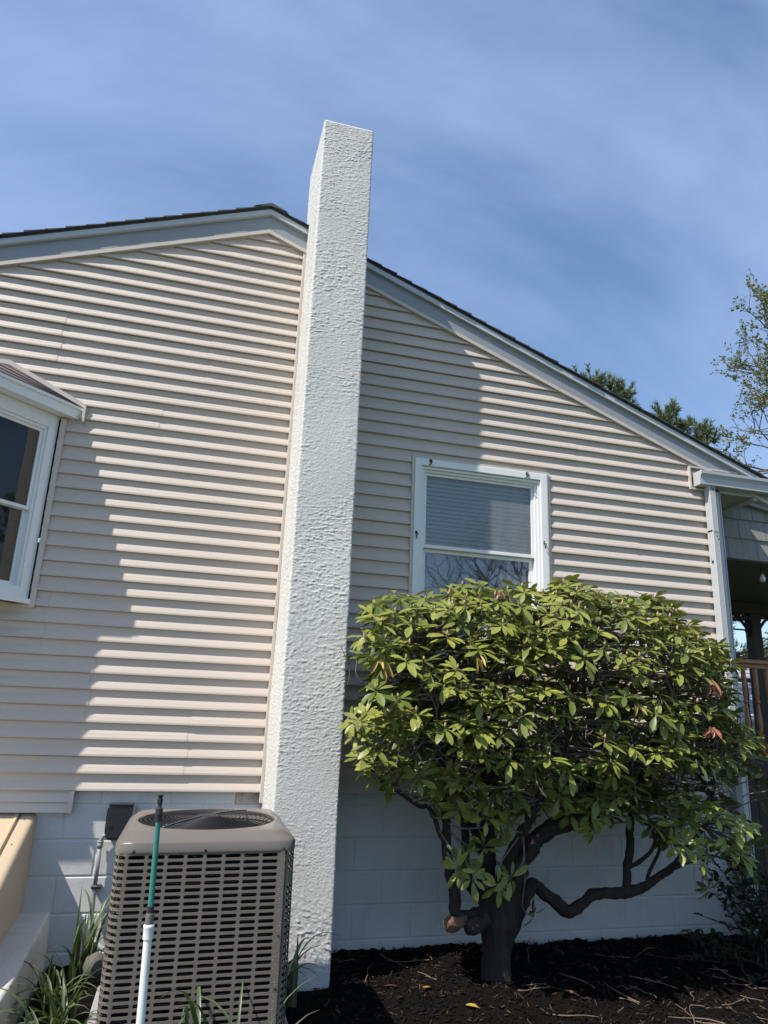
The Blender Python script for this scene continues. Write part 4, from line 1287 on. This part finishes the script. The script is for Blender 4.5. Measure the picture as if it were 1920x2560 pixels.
gtw.build('twigs', M['twig'], rb, smooth=True)
bd_ = gbud.build('flower_buds', M['bud'], rb, smooth=True); bd_['kind'] = 'stuff'
def droopy(name, c, n, m, Lr, label, wr=.16, spread=.5):
    g = MB(); c = front_at(*c)
    for j in range(n):
        an = rng.uniform(0, 6.3)
        d = Vector((math.cos(an) * spread, math.sin(an) * spread * .6 - .2, -1 + rng.uniform(-.1, .5)))
        L = rng.uniform(*Lr)
        leaf(g, Vector(c) + Vector((rng.uniform(-.01, .01), rng.uniform(-.01, .01), rng.uniform(-.01, .01))), d, Vector((0, -1, .1)), L, L * wr, rng.uniform(-.2, .4), 1.2, 0, rng.random())
    o = g.build(name, m, rb, smooth=True); o['label'] = label
droopy('dead_leaves', (1.86, -1.32, 1.74), 9, M['dead_leaf'], (.08, .14), 'curled reddish dead leaves hanging at upper right of the bush')
droopy('dead_leaves', (1.82, -1.40, 1.42), 11, M['dead_leaf'], (.05, .09), 'small salmon coloured dead leaf cluster at right of the bush', .30, 1.0)
droopy('dead_leaves', (.30, -1.12, 2.22), 5, M['dead_leaf'], (.06, .09), 'reddish brown rolled leaves at the top of the bush')
droopy('yellow_leaves', (-.50, -1.22, 1.76), 5, M['yellow_leaf'], (.09, .15), 'yellow hanging leaves at the left of the bush')
droopy('yellow_leaves', (.14, -1.46, 1.80), 3, M['yellow_leaf'], (.07, .1), 'single yellowing leaves in the upper middle of the bush')
droopy('yellow_leaves', (1.26, -1.46, 1.56), 4, M['yellow_leaf'], (.07, .11), 'yellow brown leaves right of the middle of the bush')

# ------------------------------------------------------------------ fallen twigs and leaves
rng = random.Random(21)
def twig_mesh(seed):
    r = random.Random(seed); g = MB()
    L = r.uniform(.10, .30); pts = [Vector((-L / 2, 0, .006))]; d = Vector((1, 0, 0))
    for i in range(4):
        d = (d + Vector((0, r.uniform(-.5, .5), r.uniform(-.1, .12)))).normalized(); p = pts[-1] + d * L / 4; p.z = max(.004, p.z); pts.append(p)
    c = catmull(pts, 2); n = len(c); r0_ = r.uniform(.002, .0045)
    g.tube(c, [lerp(r0_, r0_ * .45, i / (n - 1)) for i in range(n)], 5)
    for k in range(r.randint(0, 2)):
        q = pts[r.randint(1, 3)]; a = r.choice((-1, 1)) * r.uniform(.5, 1.1); l2 = r.uniform(.03, .09)
        g.tube([q, q + Vector((math.cos(a) * l2 * .6, math.sin(a) * l2 * .6, .008)), q + Vector((math.cos(a * .8) * l2, math.sin(a * .8) * l2, .004))], [r0_ * .7, r0_ * .5, r0_ * .3], 5)
    return g
protos = []
M['twig_dry'] = mat('dry_twig', (0.15, 0.112, 0.08), 0.85, var=[(20, .6, (.10, .075, .055), U, .45, .65)])
def spot(r):
    x = r.uniform(-.5, 2.0); y = -.15 - 1.2 * r.random()
    return x, y
for k in range(10):
    o = twig_mesh(100 + k).build('fallen_twig', M['twig_dry'], smooth=True, org=(0, 0, 0)); protos.append(o)
for k in range(44):
    o = protos[k] if k < 10 else protos[rng.randrange(10)].copy()
    if k >= 10: col.objects.link(o)
    x, y = spot(rng)
    if k % 3 == 0: x, y = rng.uniform(.9, 2.1), rng.uniform(-1.5, -.75)
    o.location = (x, y, gz(x, y) + .008); o.rotation_euler = (rng.uniform(-.1, .1), rng.uniform(-.12, .12), rng.uniform(0, 6.3))
    tag(o, 'thin dry twig lying on the dark mulch under the bush', 'twig', 'dry twigs lying on the mulch')
lp = []
for k in range(4):
    g = MB(); leaf(g, (-.05, 0, .006), (1, 0, .1), (0, 0, 1), rng.uniform(.07, .1), .028, .3, .3, 0, .5)
    lp.append(g.build('fallen_leaf', M['yellow_leaf'] if k % 2 else M['dead_leaf'], smooth=True, org=(0, 0, 0)))
for k, (x, y) in enumerate(((-.30, -.62), (.02, -1.02), (.62, -.98), (-.12, -.70), (1.95, -1.15))):
    o = lp[k] if k < 4 else lp[k % 4].copy()
    if k >= 4: col.objects.link(o)
    o.location = (x, y, gz(x, y) + .012); o.rotation_euler = (rng.uniform(-.3, .3), 0, rng.uniform(0, 6.3))
    yel = k % 2 == 1
    tag(o, 'yellow fallen leaf lying on the dark mulch' if yel else 'reddish brown fallen leaf lying on the dark mulch', 'leaf', 'yellow leaves on the mulch' if yel else 'brown leaves on the mulch')

# ------------------------------------------------------------------ daylily clumps
def clump(x, y, n, H, label, seed, spread=.5, lean=(0, 0), w=.024):
    r = random.Random(seed); g = MB()
    z0 = gz(x, y) if x > -2.1 else GZ - .03
    for k in range(n):
        an = r.uniform(0, 6.28); d = Vector((math.cos(an), math.sin(an), 0)) * r.uniform(.1, spread) + Vector((lean[0], lean[1], 0))
        L = H * r.uniform(.6, 1.15); p = Vector((x + r.uniform(-.06, .06), y + r.uniform(-.06, .06), z0)); pts = []
        v = Vector((d.x * .6, d.y * .6, 1)).normalized(); bend = r.uniform(1.4, 4.2)
        sd = Vector((-d.y, d.x, 0)); sd = sd.normalized() if sd.length > 1e-3 else Vector((1, 0, 0))
        sd = (sd + Vector((r.uniform(-.5, .5), r.uniform(-.5, .5), 0))).normalized()
        vs = []; N = 9; W = w * r.uniform(.7, 1.2)
        for i in range(N + 1):
            t = i / N; hw = W * .5 * (1 - t ** 2.2) + .0006
            nn = v.cross(sd).normalized()
            vs += [p - sd * hw + nn * hw * .5, p, p + sd * hw + nn * hw * .5]
            v = (v + Vector((d.x, d.y, -.55)) * bend * (.03 + .16 * t * t) * 1.6).normalized(); p = p + v * L / N
        g.add(vs, [f for i in range(N) for f in ((3 * i, 3 * i + 1, 3 * i + 4, 3 * i + 3), (3 * i + 1, 3 * i + 2, 3 * i + 5, 3 * i + 4))], 0, r.random())
    o = g.build('daylily_clump', M['lily'], smooth=True, org=(x, y, z0))
    tag(o, label, 'plant', 'daylily clumps round the air conditioner')
clump(-1.98, -.38, 18, .52, 'tall daylily clump between the block wall and the air conditioner', 1, .22, (-.02, -.02))
clump(-2.06, -.75, 26, .40, 'dense daylily clump left of the air conditioner beside the concrete curb', 2, .6, (-.1, -.1))
clump(-1.98, -1.15, 26, .40, 'daylily clump left of the front corner of the air conditioner', 3, .6, (-.12, -.1))
clump(-2.02, -1.55, 24, .36, 'daylily clump nearest the camera at the left of the air conditioner', 4, .7, (-.05, -.1))
clump(-1.62, -1.86, 9, .40, 'daylily clump behind the foot of the extension pole', 5, .3, (.06, 0))
clump(-1.40, -1.82, 9, .62, 'daylily clump with upright leaves before the middle of the air conditioner', 6, .25, (.02, 0))
clump(-1.22, -1.80, 10, .56, 'daylily clump with arching leaves before the right half of the air conditioner', 7, .8, (.12, 0))
clump(-.95, -.80, 16, .46, 'shaded daylily clump between the air conditioner and the chimney foot', 8, .6, (.12, -.05), .026)
g = MB()
g.lathe((-1.90, -.62, .06), (0, 0, 1), [(0, .02), (.02, .05), (.06, .062), (.10, .05), (.125, .0)], 14)
tag(g.build('stone', M['stone'], smooth=True, org=(-1.9, -.62, .06)), 'dark rounded stone among the leaves left of the air conditioner', 'stone')

# ------------------------------------------------------------------ holly at the right
hl = thing('holly_shrub', 'dark spiny holly shrub at the right corner of the house', 'shrub', (2.45, -.62, GZ))
g = MB(); gs_ = MB(); rng = random.Random(31)
def spiny(mb, b, d, up, L, W, tint):
    d = Vector(d).normalized(); side = d.cross(Vector(up)).normalized(); nr = side.cross(d)
    ts = [0, .18, .30, .45, .57, .72, .84, 1]; ws = [.05, .75, .55, 1.0, .62, .85, .35, .02]
    vs = []
    for t, w in zip(ts, ws):
        p = Vector(b) + d * L * t - nr * L * .12 * t * t
        tip = .22 if w in (.75, 1.0, .85) else 0
        vs += [p - side * W * .5 * w + nr * (W * .15 * w + tip * W * .5), p, p + side * W * .5 * w + nr * (W * .15 * w + tip * W * .5)]
    mb.add(vs, [f for i in range(7) for f in ((3 * i, 3 * i + 1, 3 * i + 4, 3 * i + 3), (3 * i + 1, 3 * i + 2, 3 * i + 5, 3 * i + 4))], 0, tint)
for k in range(84):
    a = rng.uniform(0, 6.3); el = rng.uniform(.1, 1.3); Ls_ = rng.uniform(.35, .72)
    d = Vector((math.cos(a) * math.cos(el), math.sin(a) * math.cos(el), math.sin(el)))
    b = Vector((2.36 + rng.uniform(-.2, .2), -.72 + rng.uniform(-.15, .15), GZ)); pts = [b]; Ls_ *= 1.3
    for i in range(5):
        d = (d + Vector((rng.uniform(-.25, .25), rng.uniform(-.25, .25), rng.uniform(-.2, .12)))).normalized(); q = pts[-1] + d * Ls_ / 5
        q.y = min(q.y, -.10); q.z = max(q.z, GZ + .02); pts.append(q)
    gs_.tube(pts, [.007, .006, .005, .004, .003, .002], 5)
    for i in range(22):
        t = rng.uniform(.25, 1) * 5; j = min(int(t), 4); p = pts[j].lerp(pts[j + 1], t - j)
        dd = Vector((rng.uniform(-1, 1), rng.uniform(-1, 1), rng.uniform(-.4, .7))).normalized()
        spiny(g, p, dd, Vector((rng.uniform(-.3, .3), rng.uniform(-.5, 0), 1)), rng.uniform(.045, .075), rng.uniform(.028, .042), rng.random())
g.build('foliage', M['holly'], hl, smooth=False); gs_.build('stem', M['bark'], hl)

# ------------------------------------------------------------------ porch
PY = .50
porch = thing('porch', 'covered wooden porch with turned red-brown railing behind the house corner', 'porch', (4.6, 1.6, GZ))
PX0, PX1, PYB = WR + .01, 6.6, 2.75
g = MB()
def shake_row(z0, z1, y, x0, x1, w, seed):
    r = random.Random(seed); x = x0 - r.random() * w
    while x < x1:
        ww = w * r.uniform(.85, 1.15); xa, xb = max(x, x0), min(x + ww - .004, x1)
        if xb > xa + .01:
            o = .004 * r.random()
            g.add([(xa, y - .016 - o, z0), (xb, y - .016 - o, z0), (xb, y - .001, z1 + .02), (xa, y - .001, z1 + .02), (xa, y + .01, z0), (xb, y + .01, z0)], [(0, 1, 2, 3), (4, 5, 1, 0)])
        x += ww
zr = [2.972, 3.178, 3.372, 3.55, 3.72]
for i in range(4): shake_row(zr[i], zr[i + 1], PY + .02, PX0, 6.5, .165, i)
g.box(PX0, 6.5, PY + .025, PY + .12, 2.985, 3.75)
g.build('gable_wall', M['porch_grey'], porch)
g = MB()
# low roof edge of the porch, falling to the right
def rk(x): return 3.515 - (x - 3.497) * .155
for (lo, hi, y0, m_) in ((.0, .05, PY - .045, 0), (.05, .085, PY - .09, 0)):
    vs = []
    for x in (2.8, 7.2):
        vs += [(x, y0, rk(x) + lo), (x, y0, rk(x) + hi), (x, PYB + .3, rk(x) + hi), (x, PYB + .3, rk(x) + lo)]
    g.add(vs, [(0, 4, 5, 1), (1, 5, 6, 2), (2, 6, 7, 3), (3, 7, 4, 0), (4, 7, 6, 5)], m_)
g.build('roof_edge', M['rake'], porch)
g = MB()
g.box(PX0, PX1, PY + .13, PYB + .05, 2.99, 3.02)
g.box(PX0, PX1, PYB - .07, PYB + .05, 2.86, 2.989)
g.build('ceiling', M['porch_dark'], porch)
g = MB()
g.box(PX0 + .02, PX1, PY - .01, PYB + .06, 1.05, 1.115)
g.build('floor', M['skirt'], porch)
g = MB()
x = PX0 + .03; r = random.Random(4)
while x < 6.4:
    w = r.uniform(.10, .125); g.box(x, x + w - .006, PY + .03 + r.random() * .006, PY + .055, -.15, 1.05, b=.002); x += w
g.box(PX0 + .02, 6.5, PY - .005, PY + .028, .99, 1.075, b=.003)
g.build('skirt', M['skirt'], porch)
g = MB()
g.box(PX0 + .03, 6.4, PY - .035, PY + .065, 1.985, 2.022, b=.006)
g.box(PX0 + .03, 6.4, PY - .01, PY + .04, 1.945, 1.984, b=.003)
g.box(PX0 + .03, 6.4, PY - .015, PY + .045, 1.16, 1.20, b=.004)
g.build('railing', M['rail'], porch)
bal_prof = [(0, .021), (.16, .021), (.17, .024), (.18, .014), (.20, .020), (.27, .024), (.36, .018), (.43, .013), (.44, .021), (.455, .021), (.465, .014), (.52, .021), (.57, .020), (.585, .0235), (.60, .021), (.745, .021)]
gb_ = MB(); gb_.lathe((0, 0, 0), (0, 0, 1), bal_prof, 10)
bal0 = gb_.build('baluster', M['rail'], None, smooth=True, auto=35, org=(0, 0, 0))
x = 3.165 - .13 * 3; k = 0
while x < 5.6:
    o = bal0 if k == 0 else bal0.copy()
    if k: col.objects.link(o)
    o.parent = porch; o.location = Vector((x, PY + .015, 1.20)) - porch.location
    x += .13; k += 1
# back posts with scroll brackets, back rail
for px_ in (3.25, 5.50):
    g = MB()
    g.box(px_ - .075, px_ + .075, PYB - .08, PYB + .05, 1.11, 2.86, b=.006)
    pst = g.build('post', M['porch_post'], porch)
    for sg in (-1, 1):
        g = MB()
        g.tube(catmull([(px_ + sg * .07, PYB - .01, 2.56), (px_ + sg * .10, PYB - .01, 2.66), (px_ + sg * .19, PYB - .01, 2.77), (px_ + sg * .30, PYB - .01, 2.85)], 5), .02, 6)
        for (a, b, rr) in ((.10, 2.80, .040), (.17, 2.83, .026), (.09, 2.72, .024), (.10, 2.63, .022), (.24, 2.82, .03)):
            g.tube([(px_ + sg * a + rr * math.cos(t), PYB - .01, b + rr * math.sin(t)) for t in [i * .6283 for i in range(10)]], .011, 5, closed=True)
        g.build('bracket', M['porch_post'], pst, smooth=True)
g = MB()
g.box(PX0, PX1, PYB - .05, PYB + .02, 1.97, 2.02); g.box(PX0, PX1, PYB - .03, PYB, 1.2, 1.24)
g.build('back_rail', M['porch_post'], porch)
gb_ = MB(); gb_.lathe((0, 0, 0), (0, 0, 1), bal_prof, 8); bal1 = gb_.build('back_baluster', M['porch_post'], None, smooth=True, org=(0, 0, 0))
x = 4.7; k = 0
while x < 6.4:
    if abs(x - 5.5) > .1:
        o = bal1 if k == 0 else bal1.copy()
        if k: col.objects.link(o)
        o.parent = porch; o.location = Vector((x, PYB - .015, 1.235)) - porch.location; k += 1
    x += .15
# chair on the porch
ch = thing('wooden_chair', 'dark red-brown wooden chair standing on the porch', 'chair', (4.55, 1.35, 1.115))
g = MB(); g.box(4.30, 4.80, 1.10, 1.60, 1.50, 1.545, b=.008); g.build('seat', M['porch_post'], ch)
g = MB()
for i in range(6): g.box(4.32 + .08 * i, 4.385 + .08 * i, 1.57, 1.595, 1.55, 2.12, b=.004)
g.box(4.29, 4.81, 1.56, 1.605, 2.10, 2.17, b=.008); g.build('backrest', M['rail'], ch)
for (x, y) in ((4.33, 1.13), (4.77, 1.13), (4.33, 1.57), (4.77, 1.57)):
    g = MB(); g.box(x - .022, x + .022, y - .022, y + .022, 1.116, 1.50, b=.003); g.build('leg', M['porch_post'], ch)
for x in (4.30, 4.80):
    g = MB(); g.box(x - .03, x + .03, 1.08, 1.60, 1.72, 1.75, b=.006); g.box(x - .02, x + .02, 1.10, 1.14, 1.545, 1.72); g.build('armrest', M['porch_post'], ch)
ch.location.x += .40
# dish by the far end of the porch
ds = thing('satellite_dish', 'dark round dish on an arm beside the porch post', 'dish', (4.98, PYB + .2, 2.3))
g = MB()
g.lathe((4.98, PYB + .12, 2.68), (.1, -1, .15), [(0, .185), (.015, .19), (.02, .18), (.03, .10), (.034, .0)], 28)
g.build('reflector', M['box'], ds, smooth=True, auto=40)
g = MB(); g.tube([(4.98, PYB + .16, 2.68), (5.2, PYB + .12, 2.66), (5.46, PYB + .056, 2.65)], .012, 6); g.build('arm', M['box'], ds)
lt = thing('string_light', 'small black pendant socket with clear bulb hanging under the porch edge', 'light', (3.72, PY + .2, 2.97))
g = MB(); g.tube([(3.765, PY + .16, 2.99), (3.765, PY + .16, 2.94)], .004, 6); g.lathe((3.765, PY + .16, 2.885), (0, 0, 1), [(0, .018), (.02, .02), (.05, .014), (.06, .006)], 12); g.build('socket', M['pole_black'], lt)
g = MB(); g.lathe((3.765, PY + .16, 2.80), (0, 0, 1), [(0, .003), (.012, .024), (.035, .030), (.06, .022), (.085, .013)], 14); g.build('bulb', M['bulb'], lt, smooth=True)

# ------------------------------------------------------------------ background: neighbour house, pines, spring tree
nh = thing('neighbour_house', 'distant low house with grey shingle roof beyond the porch', 'house', (16, 15, -.16))
g = MB()
g.add([(9, 11.6, 1.5), (24, 11.6, 1.5), (24, 16.5, 4.0), (9, 16.5, 4.0), (9, 21.4, 1.5), (24, 21.4, 1.5)], [(0, 1, 2, 3), (3, 2, 5, 4)])
for i in range(18):
    t0, t1 = i / 18, (i + 1) / 18
    g.add([(9, lerp(11.6, 16.5, t0), lerp(1.5, 4, t0) + .05), (24, lerp(11.6, 16.5, t0), lerp(1.5, 4, t0) + .05), (24, lerp(11.6, 16.5, t1), lerp(1.5, 4, t1) + .012), (9, lerp(11.6, 16.5, t1), lerp(1.5, 4, t1) + .012),
           (9, lerp(11.6, 16.5, t0), lerp(1.5, 4, t0) + .01), (24, lerp(11.6, 16.5, t0), lerp(1.5, 4, t0) + .01)], [(0, 1, 2, 3), (4, 5, 1, 0)])
g.build('roof', M['far_roof'], nh)
g = MB(); g.box(9.4, 23.6, 12.0, 21, -.16, 1.7); g.add([(9.4, 12, 1.7), (9.4, 21, 1.7), (9.4, 16.5, 3.9)], [(0, 1, 2)])
g.build('wall', M['far_wall'], nh)

def needles(mb, p, d, r, L=.11, n=26, ln=.5):
    """a shoot: needles swept round an axis"""
    d = Vector(d).normalized(); u = d.cross(Vector((.2, .3, 1))).normalized(); w = d.cross(u)
    tn = r.random()
    for i in range(n):
        t = r.random(); an = r.uniform(0, 6.3); b = Vector(p) + d * ln * t
        dd = (d * r.uniform(.5, 1.1) + (u * math.cos(an) + w * math.sin(an)) * r.uniform(.5, .9)).normalized()
        s = dd.cross(Vector((r.uniform(-1, 1), r.uniform(-1, 1), r.uniform(-1, 1)))).normalized() * .011
        q = b + dd * L * r.uniform(.7, 1.2)
        mb.add([b - s, b + s, q], [(0, 1, 2)], 0, min(1, max(0, tn * .7 + r.uniform(0, .3))))
def pine(x, y, base, H, label, clusters, seed, layers):
    r = random.Random(seed); t = thing('pine_tree', label, 'tree', (x, y, base), 'pine trees behind the house')
    gt_ = MB(); gf = MB()
    gt_.tube([(x, y, base), (x + .05, y, base + H * .5), (x, y, base + H)], [.22, .14, .03], 8)
    for (cx, cy, cz, rad, n) in clusters:
        c = Vector((cx, cy, cz)); root = Vector((x, y, cz - rad * 1.6))
        gt_.tube([root, root.lerp(c, .55) + Vector((0, 0, -.15)), c], [.06, .035, .012], 6)
        for k in range(n):
            o = Vector([max(-.8, min(.8, r.gauss(0, .45))) for _ in range(3)]) * rad
            p = c + o; d = (o.normalized() * .8 + Vector((0, 0, .8))) if o.length > .01 else Vector((0, 0, 1))
            gt_.tube([c.lerp(p, .2), p], [.010, .005], 4)
            needles(gf, p - d * .06, d, r, .15, 46, .24)
    for (z, rad, nb_, nn) in layers:
        for b in range(nb_):
            an = r.uniform(0, 6.3); tip = Vector((x + math.cos(an) * rad, y + math.sin(an) * rad, z + r.uniform(-.2, .3)))
            root = Vector((x, y, z - .2)); gt_.tube([root, root.lerp(tip, .6) + Vector((0, 0, -.12)), tip], [.05, .03, .01], 5)
            for k in range(nn):
                p = root.lerp(tip, r.uniform(.3, 1)) + Vector((r.gauss(0, .22), r.gauss(0, .22), r.gauss(0, .10)))
                needles(gf, p, Vector((math.cos(an), math.sin(an), .25)) + Vector((r.uniform(-.6, .6), r.uniform(-.6, .6), r.uniform(-.2, .4))), r, .16, 24, .26)
    gt_.build('trunk', M['bark'], t, smooth=True); gf.build('crown', M['pine'], t)
CL_ = {'a': (8.55, 10, 9.72, .75, 70), 'b': (7.75, 10, 9.0, .6, 40)}
pine(8.3, 10.3, -.16, 8.6, 'pine tree with the broad bushy top over the middle of the right roof slope',
     [(7.9, 10, 9.72, .46, 44), (8.4, 10, 9.76, .42, 40), (7.5, 10, 9.85, .32, 20), (8.72, 10, 9.70, .32, 28), (8.6, 10, 9.3, .45, 34), (7.9, 10, 9.3, .45, 26)], 1, [(7.6, 1.4, 6, 10)])
pine(10.6, 10.3, -.16, 8.8, 'pine tree with small separate tufts showing above the lower roof slope',
     [(10.05, 10, 9.42, .32, 30), (9.85, 10, 9.05, .34, 24), (10.58, 10, 9.12, .22, 20), (10.45, 10, 8.85, .22, 12), (11.28, 10, 9.12, .24, 22), (11.1, 10, 8.75, .24, 14), (11.46, 10, 8.86, .16, 9)], 2,
     [(7.6, 1.6, 6, 10), (5.6, 2.2, 7, 12)])
pine(12.2, 11.5, -.16, 6.5, 'pine tree with drooping boughs seen through the porch', [], 3,
     [(5.6, 1.4, 8, 16), (4.4, 2.6, 11, 24), (3.35, 2.9, 12, 26)])

def spring_tree(x, y, base, H, label, seed, leafm, nlv, dens, lean=None, name='maple_tree', group=None, nlim=7, leafsz=.05, blen=.2):
    r = random.Random(seed); t = thing(name, label, 'tree', (x, y, base), group)
    gt_ = MB(); gl = MB()
    def grow(p, d, L, rad, lv):
        pts = [p]; q = p
        for i in range(4):
            d = (d + Vector((r.uniform(-.22, .22), r.uniform(-.22, .22), r.uniform(-.10, .14)))).normalized(); q = q + d * L / 4; pts.append(q)
        gt_.tube(pts, [lerp(rad, rad * .55, i / 4) for i in range(5)], 7 if rad > .05 else 4, cap=False)
        if lv <= 0 or (lv <= 1 and r.random() < .6):
            for k in range(dens):
                b = pts[r.randint(1, 4)]
                dd = Vector((r.uniform(-1, 1), r.uniform(-1, 1), r.uniform(-.3, 1))).normalized()
                leaf(gl, b, dd, Vector((r.uniform(-1, 1), r.uniform(-1, 1), 1)), leafsz * r.uniform(.6, 1.4), leafsz * .5, .4, .3, 0, r.random())
        if lv <= 0: return
        for k in range(r.randint(2, 3) + (1 if lv > 3 else 0)):
            b = pts[r.randint(2, 4)] if k else pts[-1]
            ax = Vector((r.uniform(-1, 1), r.uniform(-1, 1), r.uniform(-.45, .75)))
            grow(b, (d * .75 + ax * .8).normalized(), L * r.uniform(.62, .82), rad * .55, lv - 1)
    top = Vector((x, y, base + H * .35))
    gt_.tube([(x, y, base), (x + .04, y, base + H * .2), top], [H * .022, H * .017, H * .015], 10)
    for k in range(nlim):
        an = k * 6.28 / nlim + r.random() * .5
        grow(top + Vector((0, 0, H * .06 * (k % 3))), Vector((math.cos(an), math.sin(an), r.uniform(.3, 1.2))).normalized(), H * blen, H * .009, nlv)
    gt_.build('trunk', M['grey_bark'] if leafm else M['bark'], t, smooth=True)
    if dens: gl.build('crown', leafm, t)
spring_tree(21.6, 10.5, -.16, 27.0, 'tall tree with fine twigs and small yellow-green spring buds at the right edge', 8, M['spring'], 6, 6, leafsz=.12, nlim=15, blen=.10)
spring_tree(8.2, -15, -.16, 9.0, 'leafless tree across the yard, mirrored in the window glass', 4, None, 5, 0, name='bare_tree')

pine(16.0, -3.6, -.16, 9.5, 'unseen dense evergreen added at the side for a dark reflection in the bay window glass', [(16, -3.6, 8.6, .6, 20)], 6,
     [(1.2, 2.9, 12, 22), (2.2, 2.8, 12, 22), (3.2, 2.6, 12, 22), (4.2, 2.4, 12, 22), (5.2, 2.1, 11, 20), (6.2, 1.7, 10, 18), (7.2, 1.3, 8, 14), (8.1, .8, 6, 10)])  # out of view, added so the bay glass mirrors something dark
